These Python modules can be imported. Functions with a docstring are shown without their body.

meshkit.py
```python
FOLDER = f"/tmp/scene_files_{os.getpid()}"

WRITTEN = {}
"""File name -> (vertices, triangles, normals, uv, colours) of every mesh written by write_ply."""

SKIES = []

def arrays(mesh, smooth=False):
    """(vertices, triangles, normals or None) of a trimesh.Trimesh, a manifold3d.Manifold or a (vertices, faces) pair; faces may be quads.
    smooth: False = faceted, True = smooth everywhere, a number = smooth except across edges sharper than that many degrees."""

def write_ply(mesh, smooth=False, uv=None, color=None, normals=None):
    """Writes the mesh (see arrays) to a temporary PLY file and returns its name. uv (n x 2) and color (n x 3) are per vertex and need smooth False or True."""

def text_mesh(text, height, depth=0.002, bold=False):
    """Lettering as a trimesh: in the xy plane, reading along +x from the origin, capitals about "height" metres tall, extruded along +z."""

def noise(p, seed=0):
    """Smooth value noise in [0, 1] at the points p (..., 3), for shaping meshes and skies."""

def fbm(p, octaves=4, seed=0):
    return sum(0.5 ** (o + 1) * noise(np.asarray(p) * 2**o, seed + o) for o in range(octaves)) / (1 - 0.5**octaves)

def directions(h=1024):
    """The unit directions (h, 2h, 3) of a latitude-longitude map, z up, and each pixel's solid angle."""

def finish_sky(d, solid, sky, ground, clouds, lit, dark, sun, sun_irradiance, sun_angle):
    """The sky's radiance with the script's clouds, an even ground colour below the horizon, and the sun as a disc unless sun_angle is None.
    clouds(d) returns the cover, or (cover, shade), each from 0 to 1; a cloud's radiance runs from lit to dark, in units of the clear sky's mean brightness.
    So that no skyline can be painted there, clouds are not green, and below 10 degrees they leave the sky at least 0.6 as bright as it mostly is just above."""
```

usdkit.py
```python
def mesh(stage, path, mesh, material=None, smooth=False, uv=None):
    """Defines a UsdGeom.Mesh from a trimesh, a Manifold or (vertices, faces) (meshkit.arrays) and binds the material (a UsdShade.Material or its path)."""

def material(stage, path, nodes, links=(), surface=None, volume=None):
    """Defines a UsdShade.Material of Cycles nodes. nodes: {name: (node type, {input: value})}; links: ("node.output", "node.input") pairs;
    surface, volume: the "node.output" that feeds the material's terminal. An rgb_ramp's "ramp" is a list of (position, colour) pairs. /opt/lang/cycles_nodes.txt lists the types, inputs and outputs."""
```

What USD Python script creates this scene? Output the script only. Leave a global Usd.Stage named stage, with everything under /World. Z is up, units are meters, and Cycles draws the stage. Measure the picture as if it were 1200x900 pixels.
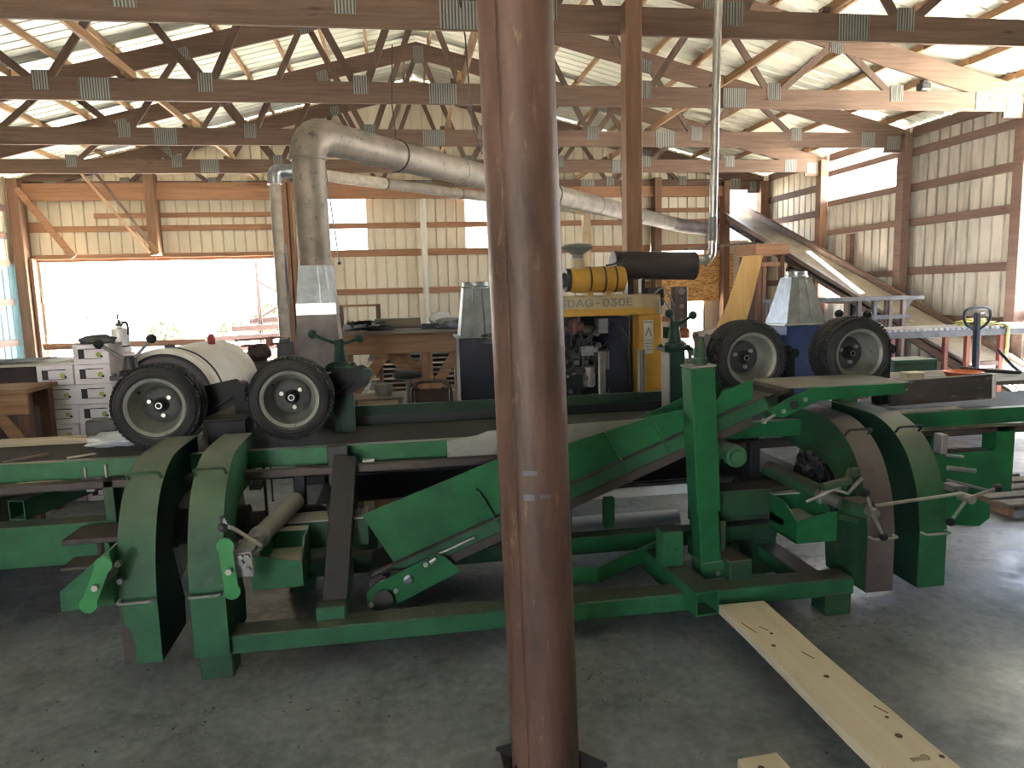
import math, random
import numpy as np, trimesh, usdkit, meshkit
from shapely.geometry import Polygon, Point, box as sbox
from pxr import Usd, UsdGeom, UsdLux, UsdShade, Gf

stage = Usd.Stage.CreateInMemory()
UsdGeom.SetStageUpAxis(stage, 'Z'); UsdGeom.SetStageMetersPerUnit(stage, 1.0)
UsdGeom.Xform.Define(stage, '/World')
rnd = random.Random(7); rng = np.random.default_rng(7)

# ------------------------------------------------------------------ camera, sky, sun, exposure
F_PX, YAW, PITCH, ROLL, EYE = 831.67, 0.14957, 0.12851, 0.026914, (0.0, 0.0, 1.65)
fw = np.array([math.sin(YAW) * math.cos(PITCH), math.cos(YAW) * math.cos(PITCH), -math.sin(PITCH)])
r0 = np.array([math.cos(YAW), -math.sin(YAW), 0.0]); d0 = np.cross(fw, r0)
rt = r0 * math.cos(ROLL) + d0 * math.sin(ROLL); dn = d0 * math.cos(ROLL) - r0 * math.sin(ROLL)
cam = UsdGeom.Camera.Define(stage, '/World/camera')
cam.CreateFocalLengthAttr(36.0 * F_PX / 1200); cam.CreateHorizontalApertureAttr(36.0); cam.CreateVerticalApertureAttr(27.0)
cam.CreateClippingRangeAttr(Gf.Vec2f(0.05, 2000.0))
cam.AddTransformOp().Set(Gf.Matrix4d(*rt, 0, *(-dn), 0, *(-fw), 0, *EYE, 1))
cam.CreateExposureAttr(2.9)

SUN_AZ, SUN_EL = math.radians(74), math.radians(66)     # azimuth from +Y towards +X
sky = usdkit.material(stage, '/World/Looks/sky', {
    "s": ("sky_texture", {"sky_type": "multiple_scattering", "sun_disc": False, "sun_elevation": SUN_EL, "sun_rotation": SUN_AZ, "aerosol_density": 2.0}),
    "h": ("hsv", {"saturation": 0.6}),
    "b": ("background_shader", {"strength": 0.1})}, [("s.color", "h.color"), ("h.color", "b.color")], surface="b.background")
dome = UsdLux.DomeLight.Define(stage, '/World/sky'); dome.CreateIntensityAttr(1.0)
UsdShade.MaterialBindingAPI.Apply(dome.GetPrim()).Bind(sky)
sun = UsdLux.DistantLight.Define(stage, '/World/sun'); sun.CreateIntensityAttr(12.0); sun.CreateNormalizeAttr(True); sun.CreateAngleAttr(0.6)
sun.CreateColorAttr(Gf.Vec3f(1.0, 0.97, 0.92))
sd = Gf.Vec3d(math.sin(SUN_AZ) * math.cos(SUN_EL), math.cos(SUN_AZ) * math.cos(SUN_EL), math.sin(SUN_EL))
sun.AddTransformOp().Set(Gf.Matrix4d().SetLookAt(sd, Gf.Vec3d(0, 0, 0), Gf.Vec3d(0, 0, 1)).GetInverse())

# ------------------------------------------------------------------ materials
def _c(c, k): return tuple(min(1.0, x * k) for x in c)
MATS = {}
def mat(name, nodes, links, surface): MATS[name] = usdkit.material(stage, '/World/Looks/' + name, nodes, links, surface=surface); return name
def paint(name, col, rough=0.5, metallic=0.0, var=0.25, scale=5.0, dust=0.0, dustcol=(0.21, 0.20, 0.17), bump=0.0, wear=None, wear_at=0.62, spec=0.5, stretch=(1, 1, 1)):
    n = {"g": ("geometry", {}), "m": ("mapping", {"scale": stretch}), "n": ("noise_texture", {"scale": scale, "detail": 6.0, "roughness": 0.65}),
         "r": ("rgb_ramp", {"ramp": [(0.3, _c(col, 1 - var)), (0.7, _c(col, 1 + var))]}),
         "p": ("principled_bsdf", {"roughness": rough, "metallic": metallic, "specular_ior_level": spec})}
    l = [("g.position", "m.vector"), ("m.vector", "n.vector"), ("n.fac", "r.fac")]
    out = "r.color"
    if wear is not None:
        n["n2"] = ("noise_texture", {"scale": scale * 3.1, "detail": 8.0, "roughness": 0.7}); n["wr"] = ("rgb_ramp", {"ramp": [(wear_at, (0, 0, 0)), (wear_at + 0.08, (1, 1, 1))]})
        n["wm"] = ("mix_color", {"b": wear}); l += [("m.vector", "n2.vector"), ("n2.fac", "wr.fac"), ("wr.color", "wm.fac"), (out, "wm.a")]; out = "wm.result"
    if dust:
        n["s"] = ("separate_xyz", {}); n["mr"] = ("map_range", {"from_min": 0.25, "from_max": 0.95, "to_min": 0.0, "to_max": dust, "clamp": True})
        n["n3"] = ("noise_texture", {"scale": 3.0, "detail": 6.0}); n["mr2"] = ("map_range", {"from_min": 0.3, "from_max": 0.6, "to_min": 0.45, "to_max": 1.0, "clamp": True})
        n["mu"] = ("math", {"math_type": "multiply"}); n["dm"] = ("mix_color", {"b": dustcol})
        l += [("g.normal", "s.vector"), ("s.z", "mr.value"), ("g.position", "n3.vector"), ("n3.fac", "mr2.value"), ("mr.result", "mu.value1"), ("mr2.result", "mu.value2"),
              ("mu.value", "dm.fac"), (out, "dm.a")]; out = "dm.result"
    if bump:
        n["b"] = ("bump", {"strength": bump, "distance": 0.01}); l += [("n.fac", "b.height"), ("b.normal", "p.normal")]
    return mat(name, n, l + [(out, "p.base_color")], "p.BSDF")
def wood(name, light, dark, axis='x', rough=0.75, knots=True, scale=1.0):
    st = {'x': (0.9, 14, 14), 'y': (14, 0.9, 14), 'z': (14, 14, 0.9)}[axis]; st = tuple(v * scale for v in st)
    k = {'x': (2.2, 9, 9), 'y': (9, 2.2, 9), 'z': (9, 9, 2.2)}[axis]
    n = {"g": ("geometry", {}), "m": ("mapping", {"scale": st}), "n": ("noise_texture", {"scale": 1.6, "detail": 7.0, "roughness": 0.6, "distortion": 0.6}),
         "r": ("rgb_ramp", {"ramp": [(0.28, dark), (0.5, tuple((a + b) / 2 for a, b in zip(light, dark))), (0.72, light)]}),
         "m2": ("mapping", {"scale": k}), "v": ("voronoi_texture", {"scale": 0.55}), "vr": ("rgb_ramp", {"ramp": [(0.035, (1, 1, 1)), (0.10, (0, 0, 0))]}),
         "km": ("mix_color", {"b": _c(dark, 0.45)}), "p": ("principled_bsdf", {"roughness": rough, "specular_ior_level": 0.3}),
         "b": ("bump", {"strength": 0.25, "distance": 0.004}), "rm": ("math", {"math_type": "multiply", "value2": 0.75 if knots else 0.0}),
         "o": ("geometry", {}), "hv": ("hsv", {}), "mr": ("map_range", {"from_min": 0.0, "from_max": 1.0, "to_min": 0.78, "to_max": 1.2})}
    l = [("g.position", "m.vector"), ("m.vector", "n.vector"), ("n.fac", "r.fac"), ("g.position", "m2.vector"), ("m2.vector", "v.vector"), ("v.distance", "vr.fac"),
         ("vr.color", "rm.value1"), ("rm.value", "km.fac"), ("r.color", "km.a"), ("n.fac", "b.height"), ("b.normal", "p.normal"),
         ("g.random_per_island", "mr.value"), ("mr.result", "hv.value"), ("km.result", "hv.color"), ("hv.color", "p.base_color")]
    n.pop("o")
    return mat(name, n, l, "p.BSDF")

GREEN = (0.012, 0.100, 0.036)
paint('green_paint', GREEN, 0.45, spec=0.35, var=0.3, dust=0.8, dustcol=(0.20, 0.195, 0.175), wear=(0.06, 0.10, 0.07), wear_at=0.70)
paint('green_dusty', (0.014, 0.092, 0.036), 0.55, var=0.35, dust=0.95, dustcol=(0.19, 0.19, 0.165), wear=(0.09, 0.085, 0.07), wear_at=0.64)
paint('green_grimy', (0.014, 0.062, 0.026), 0.6, var=0.5, dust=0.9, dustcol=(0.12, 0.09, 0.08), wear=(0.055, 0.04, 0.032), wear_at=0.56)
paint('bright_green', (0.012, 0.19, 0.04), 0.4, var=0.1)
paint('dark_green', (0.008, 0.032, 0.020), 0.55, var=0.3, dust=0.3, dustcol=(0.12, 0.12, 0.11), spec=0.3); paint('pale_dust', (0.38, 0.36, 0.31), 0.8, var=0.2); paint('green_shaded', (0.009, 0.028, 0.017), 0.5, var=0.4, spec=0.3); paint('scuff', (0.10, 0.105, 0.12), 0.5, var=0.4, scale=40)  # third: green with the shade between the saw guards painted into it
paint('black_steel', (0.014, 0.013, 0.014), 0.5, var=0.4, dust=0.3, dustcol=(0.06, 0.055, 0.05))
paint('brown_steel', (0.05, 0.038, 0.034), 0.6, var=0.4, dust=0.5, dustcol=(0.12, 0.10, 0.09))
paint('rubber_belt', (0.016, 0.016, 0.018), 0.7, var=0.4, scale=3, dust=0.25, dustcol=(0.09, 0.09, 0.09), bump=0.2, spec=0.3)
paint('grey_dusty', (0.23, 0.225, 0.20), 0.6, var=0.2, wear=(0.12, 0.115, 0.10))
paint('worn_steel', (0.30, 0.29, 0.27), 0.38, 0.75, var=0.3, wear=(0.12, 0.10, 0.09))
paint('bolt_steel', (0.36, 0.345, 0.32), 0.4, 0.7, var=0.2)
paint('white_paint', (0.62, 0.63, 0.62), 0.5, var=0.1, wear=(0.35, 0.34, 0.33), wear_at=0.68)
paint('tire_rubber', (0.020, 0.020, 0.022), 0.7, var=0.3, scale=12, dust=0.25)
paint('rim_paint', (0.21, 0.215, 0.195), 0.45, 0.2, var=0.25, scale=10, wear=(0.10, 0.095, 0.085), wear_at=0.6); paint('rim_disc', (0.045, 0.045, 0.043), 0.6, 0.2, var=0.4, scale=18)
paint('black_arm', (0.010, 0.010, 0.012), 0.65, var=0.3, dust=0.4, dustcol=(0.12, 0.115, 0.11), spec=0.3)
paint('rust_column', (0.112, 0.062, 0.046), 0.52, 0.15, var=0.6, scale=7, wear=(0.22, 0.135, 0.08), wear_at=0.60, stretch=(1, 1, 0.22), bump=0.3)
paint('galvanised', (0.36, 0.39, 0.42), 0.30, 0.9, var=0.25, scale=9)
paint('duct_metal', (0.225, 0.19, 0.158), 0.55, 0.25, var=0.35, scale=4, wear=(0.085, 0.068, 0.06), wear_at=0.58, dust=0.4, dustcol=(0.26, 0.215, 0.175))
paint('duct_brown', (0.17, 0.145, 0.14), 0.5, 0.4, var=0.35, scale=4)
mat('plate_metal', {"g": ("geometry", {}), "w": ("wave_texture", {"scale": 11.0, "bands_direction": "x"}), "n": ("noise_texture", {"scale": 14.0, "detail": 3.0}), "r": ("rgb_ramp", {"ramp": [(0.30, (0.085, 0.085, 0.08)), (0.55, (0.27, 0.275, 0.26))]}),
    "b": ("bump", {"strength": 0.6, "distance": 0.004}), "p": ("principled_bsdf", {"roughness": 0.45, "metallic": 0.5})}, [("g.position", "w.vector"), ("w.fac", "r.fac"), ("r.color", "p.base_color"), ("w.fac", "b.height"), ("b.normal", "p.normal")], "p.BSDF")
paint('yellow_paint', (0.42, 0.23, 0.035), 0.5, var=0.2, wear=(0.14, 0.09, 0.04), wear_at=0.66)
paint('yellow_faded', (0.34, 0.27, 0.17), 0.55, var=0.25, wear=(0.12, 0.09, 0.06), wear_at=0.66)
paint('engine_dark', (0.035, 0.034, 0.036), 0.5, 0.3, var=0.5, scale=12)
paint('engine_grey', (0.085, 0.082, 0.08), 0.5, 0.4, var=0.4, scale=14)
paint('car_paint', (0.022, 0.030, 0.034), 0.5); paint('blue_paint', (0.035, 0.065, 0.20), 0.45, var=0.2, dust=0.4)
paint('jack_blue', (0.013, 0.020, 0.042), 0.45, var=0.2)
paint('blue_black', (0.022, 0.025, 0.045), 0.5, var=0.3)
paint('cream_tank', (0.66, 0.62, 0.54), 0.55, var=0.2, scale=2, wear=(0.33, 0.29, 0.23), wear_at=0.66)
paint('tank_end', (0.07, 0.062, 0.07), 0.6, var=0.25)
paint('carton_white', (0.66, 0.62, 0.66), 0.75, var=0.08)
paint('print_black', (0.03, 0.03, 0.035), 0.7, var=0.1)
paint('print_green', (0.34, 0.42, 0.12), 0.7, var=0.35, scale=40)
paint('bag_white', (0.55, 0.57, 0.58), 0.45, var=0.2)
paint('cloth_grey', (0.24, 0.25, 0.27), 0.85, var=0.3)
paint('cloth_black', (0.02, 0.022, 0.028), 0.8, var=0.4)
paint('red_paint', (0.30, 0.03, 0.03), 0.5, var=0.2)
paint('red_steel', (0.22, 0.075, 0.055), 0.6, var=0.3)
paint('orange_paint', (0.55, 0.14, 0.05), 0.5, var=0.15)
paint('pvc_white', (0.66, 0.63, 0.55), 0.4, var=0.05)
paint('label_grey', (0.45, 0.45, 0.43), 0.5, var=0.25, scale=60)
paint('letter_grey', (0.17, 0.16, 0.14), 0.6, var=0.25)
paint('cyan_paint', (0.03, 0.26, 0.28), 0.5, var=0.2)
paint('bucket_white', (0.42, 0.45, 0.52), 0.5, var=0.1)
paint('strap_yellow', (0.5, 0.46, 0.16), 0.7, var=0.2)
paint('belt_dusty', (0.27, 0.235, 0.19), 0.6, var=0.3, scale=2, wear=(0.42, 0.36, 0.27), wear_at=0.58)
paint('iron_red', (0.12, 0.05, 0.045), 0.6, var=0.4)
paint('steel_grey', (0.20, 0.20, 0.20), 0.5, 0.4, var=0.3)
wood('beam_x', (0.235, 0.155, 0.115), (0.135, 0.085, 0.062), 'x'); wood('beam_slope', (0.23, 0.15, 0.11), (0.13, 0.082, 0.06), 'x')
wood('beam_web', (0.19, 0.13, 0.10), (0.11, 0.072, 0.055), 'z')
wood('purlin_wood', (0.52, 0.33, 0.19), (0.36, 0.21, 0.11), 'y')
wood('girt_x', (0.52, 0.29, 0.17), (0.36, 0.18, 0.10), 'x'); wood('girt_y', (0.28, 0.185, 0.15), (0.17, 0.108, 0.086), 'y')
wood('post_z', (0.36, 0.215, 0.14), (0.23, 0.125, 0.08), 'z'); wood('pine_bench', (0.40, 0.24, 0.14), (0.25, 0.14, 0.075), 'x')
wood('fresh_board', (0.82, 0.75, 0.59), (0.72, 0.63, 0.46), 'y', scale=0.7); wood('fresh_x', (0.74, 0.64, 0.47), (0.60, 0.48, 0.32), 'x')
wood('plywood', (0.72, 0.46, 0.18), (0.56, 0.33, 0.11), 'z', knots=False); wood('grey_wood', (0.34, 0.29, 0.24), (0.20, 0.165, 0.13), 'x')
wood('brown_panel', (0.13, 0.075, 0.06), (0.08, 0.045, 0.035), 'z', knots=False)
mat('osb', {"g": ("geometry", {}), "v": ("voronoi_texture", {"scale": 16.0}), "m": ("mapping", {"scale": (1, 1, 2.5)}), "n": ("noise_texture", {"scale": 5.0, "detail": 4.0}),
            "mx": ("mix_float", {"fac": 0.4}), "sx": ("separate_color", {}), "r": ("rgb_ramp", {"ramp": [(0.2, (0.42, 0.19, 0.05)), (0.5, (0.72, 0.40, 0.13)), (0.8, (0.86, 0.56, 0.24))]}),
            "p": ("principled_bsdf", {"roughness": 0.7})},
    [("g.position", "m.vector"), ("m.vector", "v.vector"), ("m.vector", "n.vector"), ("v.color", "sx.color"), ("sx.r", "mx.a"), ("n.fac", "mx.b"), ("mx.result", "r.fac"), ("r.color", "p.base_color")], "p.BSDF")
def sheet_mat(name, col, dirt, rough, metallic, amount):
    return mat(name, {"g": ("geometry", {}), "m": ("mapping", {"scale": (2.2, 2.2, 0.5)}), "n": ("noise_texture", {"scale": 2.0, "detail": 7.0, "roughness": 0.7}),
        "r": ("rgb_ramp", {"ramp": [(0.42, (0, 0, 0)), (0.70, (amount,) * 3)]}), "mx": ("mix_color", {"a": col, "b": dirt}),
        "i": ("hsv", {}), "mr": ("map_range", {"to_min": 0.93, "to_max": 1.06}), "p": ("principled_bsdf", {"roughness": rough, "metallic": metallic})},
        [("g.position", "m.vector"), ("m.vector", "n.vector"), ("n.fac", "r.fac"), ("r.color", "mx.fac"), ("g.random_per_island", "mr.value"), ("mr.result", "i.value"), ("mx.result", "i.color"), ("i.color", "p.base_color")], "p.BSDF")
sheet_mat('wall_sheet', (0.72, 0.65, 0.51), (0.46, 0.38, 0.27), 0.45, 0.15, 0.35)
sheet_mat('wall_sheet_old', (0.60, 0.57, 0.51), (0.26, 0.23, 0.20), 0.5, 0.15, 0.75)
sheet_mat('roof_sheet', (0.76, 0.76, 0.64), (0.6, 0.58, 0.46), 0.48, 0.12, 0.3)
mat('fibreglass', {"p": ("principled_bsdf", {"base_color": (0.50, 0.62, 0.64), "roughness": 0.4}), "t": ("translucent_bsdf", {"color": (0.16, 0.22, 0.235)}), "x": ("mix_closure", {"fac": 0.65})},
    [("p.BSDF", "x.closure1"), ("t.BSDF", "x.closure2")], "x.closure")
mat('concrete', {"g": ("geometry", {}), "n": ("noise_texture", {"scale": 0.7, "detail": 8.0, "roughness": 0.65}), "n2": ("noise_texture", {"scale": 22.0, "detail": 6.0}), "n3": ("noise_texture", {"scale": 1.9, "detail": 9.0, "roughness": 0.7}),
    "r": ("rgb_ramp", {"ramp": [(0.3, (0.18, 0.207, 0.24)), (0.55, (0.245, 0.278, 0.315)), (0.75, (0.32, 0.345, 0.365))]}),
    "r2": ("rgb_ramp", {"ramp": [(0.35, (0.80,) * 3), (0.7, (1.10,) * 3)]}), "n4": ("noise_texture", {"scale": 2.6, "detail": 10.0, "roughness": 0.75, "distortion": 0.4}), "r4": ("rgb_ramp", {"ramp": [(0.40, (1.0, 1.0, 1.0)), (0.54, (0.80, 0.80, 0.80)), (0.66, (0.55, 0.54, 0.52))]}), "mu2": ("mix_color", {"blend_type": "multiply", "fac": 1.0}), "mu": ("mix_color", {"blend_type": "multiply", "fac": 1.0}),
    "rr": ("rgb_ramp", {"ramp": [(0.38, (0.24,) * 3), (0.6, (0.55,) * 3)]}), "b": ("bump", {"strength": 0.15, "distance": 0.004}), "p": ("principled_bsdf", {"specular_ior_level": 0.5})},
    [("g.position", "n.vector"), ("g.position", "n2.vector"), ("g.position", "n3.vector"), ("n.fac", "r.fac"), ("n2.fac", "r2.fac"), ("r.color", "mu.a"), ("r2.color", "mu.b"), ("g.position", "n4.vector"), ("n4.fac", "r4.fac"), ("mu.result", "mu2.a"), ("r4.color", "mu2.b"), ("mu2.result", "p.base_color"),
     ("n3.fac", "rr.fac"), ("rr.color", "p.roughness"), ("n2.fac", "b.height"), ("b.normal", "p.normal")], "p.BSDF")
paint('dry_ground', (0.45, 0.425, 0.37), 0.9, var=0.25, scale=0.3)
paint('chip_wood', (0.34, 0.29, 0.21), 0.85, var=0.35, scale=30)
paint('sawdust', (0.30, 0.25, 0.18), 0.9, var=0.4, scale=30)
paint('outdoor_red', (0.028, 0.010, 0.008), 0.7, var=0.3); paint('bush_green', (0.055, 0.060, 0.026), 0.7, var=0.3)
paint('tree_green', (0.10, 0.16, 0.06), 0.8, var=0.3)

paint('wet_wood', (0.045, 0.038, 0.036), 0.45, var=0.5, scale=5, wear=(0.30, 0.26, 0.22), wear_at=0.60, stretch=(0.6, 3, 3))
paint('pvc_dusty', (0.52, 0.46, 0.37), 0.5, var=0.3, scale=8, wear=(0.66, 0.62, 0.55)); paint('duct_warm', (0.52, 0.38, 0.22), 0.5, var=0.15)
paint('rain_cap', (0.13, 0.13, 0.115), 0.5, var=0.25); paint('muffler', (0.055, 0.045, 0.048), 0.55, 0.3, var=0.4, stretch=(0.4, 1, 1)); paint('chrome_pipe', (0.55, 0.55, 0.55), 0.22, 0.9, var=0.2)
paint('gauge_panel', (0.12, 0.09, 0.085), 0.5, var=0.2); paint('orange_brown', (0.36, 0.12, 0.05), 0.5, var=0.2); paint('cloth_rag', (0.10, 0.10, 0.105), 0.9, var=0.4, scale=14)
paint('rail_grey', (0.085, 0.082, 0.085), 0.6, var=0.35, spec=0.3); paint('rail_leg', (0.13, 0.085, 0.075), 0.6, var=0.35, spec=0.3); paint('roller_pale', (0.38, 0.37, 0.38), 0.5, 0.2, var=0.15); paint('galv_dull', (0.20, 0.215, 0.22), 0.4, 0.7, var=0.3, scale=7); paint('incline_side', (0.20, 0.14, 0.12), 0.6, var=0.3)
paint('iron_dark', (0.07, 0.045, 0.042), 0.5, 0.2, var=0.3); paint('enamel_white', (0.66, 0.66, 0.67), 0.3, var=0.05); paint('brown_panel_d', (0.05, 0.032, 0.035), 0.6, var=0.3)
wood('girt_z', (0.42, 0.24, 0.14), (0.27, 0.145, 0.08), 'z'); wood('girt_z_dark', (0.24, 0.13, 0.09), (0.14, 0.075, 0.05), 'z')
paint('bark_dark', (0.05, 0.04, 0.032), 0.9, var=0.3); paint('print_brown', (0.10, 0.06, 0.035), 0.8, var=0.2); paint('sheet_pale', (0.52, 0.43, 0.32), 0.7, var=0.2)
paint('green_frame', (0.013, 0.095, 0.036), 0.5, var=0.3, dust=0.95, dustcol=(0.085, 0.078, 0.070), wear=(0.05, 0.055, 0.045), wear_at=0.68)
paint('brown_band', (0.085, 0.070, 0.066), 0.5, var=0.35, wear=(0.05, 0.035, 0.03), dust=0.6, dustcol=(0.17, 0.155, 0.14)); paint('duct_pale', (0.34, 0.30, 0.25), 0.55, 0.2, var=0.25, scale=6, wear=(0.20, 0.16, 0.13))
# ------------------------------------------------------------------ mesh helpers
def cat(*ms):
    ms = [m for x in ms for m in (x if isinstance(x, (list, tuple)) else [x])]
    return trimesh.util.concatenate(ms)
def box(x0, x1, y0, y1, z0, z1, b=0.0):
    h = np.array([x1 - x0, y1 - y0, z1 - z0]) / 2; c = np.array([x0 + x1, y0 + y1, z0 + z1]) / 2
    if b <= 0: return trimesh.creation.box(2 * h, trimesh.transformations.translation_matrix(c))
    b = min(b, 0.45 * h.min()); pts = []
    for s in np.ndindex(2, 2, 2):
        s = np.array(s) * 2 - 1
        for k in range(3):
            o = np.full(3, b); o[k] = 0; pts.append(c + s * (h - o))
    return trimesh.convex.convex_hull(np.array(pts))
def frame(p, q, up=(0, 0, 1)):
    p, q = np.asarray(p, float), np.asarray(q, float); d = q - p; L = np.linalg.norm(d); d = d / L
    up = np.asarray(up, float)
    if abs(d @ up) > 0.99: up = np.array([0.0, 1.0, 0.0])
    s = np.cross(up, d); s /= np.linalg.norm(s); u = np.cross(d, s)
    T = np.eye(4); T[:3, 0], T[:3, 1], T[:3, 2], T[:3, 3] = d, s, u, (p + q) / 2
    return T, L
def beam(p, q, w, h, b=0.003, up=(0, 0, 1)):
    """A bar from p to q, w wide (sideways), h high (towards up)."""
    T, L = frame(p, q, up); m = box(-L / 2, L / 2, -w / 2, w / 2, -h / 2, h / 2, b); m.apply_transform(T); return m
def hollow(p, q, w, h, t=0.006, up=(0, 0, 1)):
    T, L = frame(p, q, up)
    ring = sbox(-w / 2, -h / 2, w / 2, h / 2).difference(sbox(-w / 2 + t, -h / 2 + t, w / 2 - t, h / 2 - t))
    m = trimesh.creation.extrude_polygon(ring, L, engine='earcut'); m.apply_translation([0, 0, -L / 2])
    m.apply_transform(np.array([[0, 0, 1, 0], [1, 0, 0, 0], [0, 1, 0, 0], [0, 0, 0, 1.0]])); m.apply_transform(T); return m
def cyl(p, q, r, n=20, r2=None):
    T, L = frame(p, q); r2 = r if r2 is None else r2
    a = np.linspace(0, 2 * np.pi, n, endpoint=False); c, s = np.cos(a), np.sin(a)
    v = np.vstack([np.c_[np.full(n, -L / 2), r * c, r * s], np.c_[np.full(n, L / 2), r2 * c, r2 * s], [[-L / 2, 0, 0], [L / 2, 0, 0]]])
    f = []
    for i in range(n):
        j = (i + 1) % n; f += [[i, j, n + j], [i, n + j, n + i], [2 * n, j, i], [2 * n + 1, n + i, n + j]]
    m = trimesh.Trimesh(v, f, process=False); m.apply_transform(T); return m
def tube(pts, r, n=10, smooth=0, closed=True):
    P = [np.asarray(p, float) for p in pts]
    if smooth:                      # round the corners with a quadratic arc of the given radius
        Q = [P[0]]
        for a, b, c in zip(P, P[1:], P[2:]):
            u, w = a - b, c - b; k = min(smooth, 0.49 * np.linalg.norm(u), 0.49 * np.linalg.norm(w)); u, w = b + u / np.linalg.norm(u) * k, b + w / np.linalg.norm(w) * k
            Q += [(1 - t) ** 2 * u + 2 * t * (1 - t) * b + t * t * w for t in np.linspace(0, 1, 6)]
        P = Q + [P[-1]]
    P = np.array(P); m = len(P); d = np.gradient(P, axis=0); d[0], d[-1] = P[1] - P[0], P[-1] - P[-2]
    for i in range(1, m - 1):
        a, b = P[i] - P[i - 1], P[i + 1] - P[i]; d[i] = a / np.linalg.norm(a) + b / np.linalg.norm(b)
    d /= np.linalg.norm(d, axis=1)[:, None]
    s = np.cross(d[0], [0, 0, 1.0]); s = s if np.linalg.norm(s) > 0.1 else np.cross(d[0], [0, 1.0, 0]); s /= np.linalg.norm(s)
    a = np.linspace(0, 2 * np.pi, n, endpoint=False); v = []
    for i in range(m):
        s = s - (s @ d[i]) * d[i]; s /= np.linalg.norm(s); u = np.cross(d[i], s)
        k = 1.0
        if 0 < i < m - 1: k = 1 / max(0.5, abs(d[i] @ ((P[i + 1] - P[i]) / np.linalg.norm(P[i + 1] - P[i]))))
        v.append(P[i] + r * (np.cos(a)[:, None] * s + np.sin(a)[:, None] * u))
    v = np.vstack(v + [P[:1], P[-1:]]); f = []
    for i in range(m - 1):
        for j in range(n):
            k = (j + 1) % n; f += [[i * n + j, i * n + k, (i + 1) * n + k], [i * n + j, (i + 1) * n + k, (i + 1) * n + j]]
    for j in range(n):
        k = (j + 1) % n; f += [[m * n, k, j], [m * n + 1, (m - 1) * n + j, (m - 1) * n + k]]
    t = trimesh.Trimesh(v, f, process=False)
    if t.volume < 0: t.invert()
    return t
def lathe(prof, p, axis=(0, 0, 1), n=32):
    """prof: (radius, distance along axis) pairs from p."""
    m = trimesh.creation.revolve(np.array(prof, float), sections=n)
    if m.volume < 0: m.invert()
    T, _ = frame((0, 0, 0), axis); R = np.eye(4); R[:3, 0], R[:3, 1], R[:3, 2] = T[:3, 1], T[:3, 2], T[:3, 0]; R[:3, 3] = p
    m.apply_transform(R); return m
def prism(poly, plane, t0, t1):
    """Extrudes a polygon given in the plane 'xz' (along y), 'yz' (along x) or 'xy' (along z) from t0 to t1."""
    poly = poly if isinstance(poly, Polygon) else Polygon(poly)
    m = trimesh.creation.extrude_polygon(poly, t1 - t0, engine='earcut'); v = np.array(m.vertices); v[:, 2] += t0
    w = {'xz': v[:, [0, 2, 1]], 'yz': v[:, [2, 0, 1]], 'xy': v}[plane]; m = trimesh.Trimesh(w, m.faces, process=False)
    if m.volume < 0: m.invert()
    return m
def ball(c, r, k=2): return trimesh.creation.icosphere(k, r).apply_translation(c)
def frustum(c0, s0, c1, s1):
    """Four-sided taper from a rectangle (centre c0, half sizes s0) up to one at c1."""
    v = [[c[0] + a * s[0], c[1] + b * s[1], c[2]] for c, s in ((c0, s0), (c1, s1)) for a, b in ((-1, -1), (1, -1), (1, 1), (-1, 1))]
    return trimesh.convex.convex_hull(np.array(v))
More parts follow.
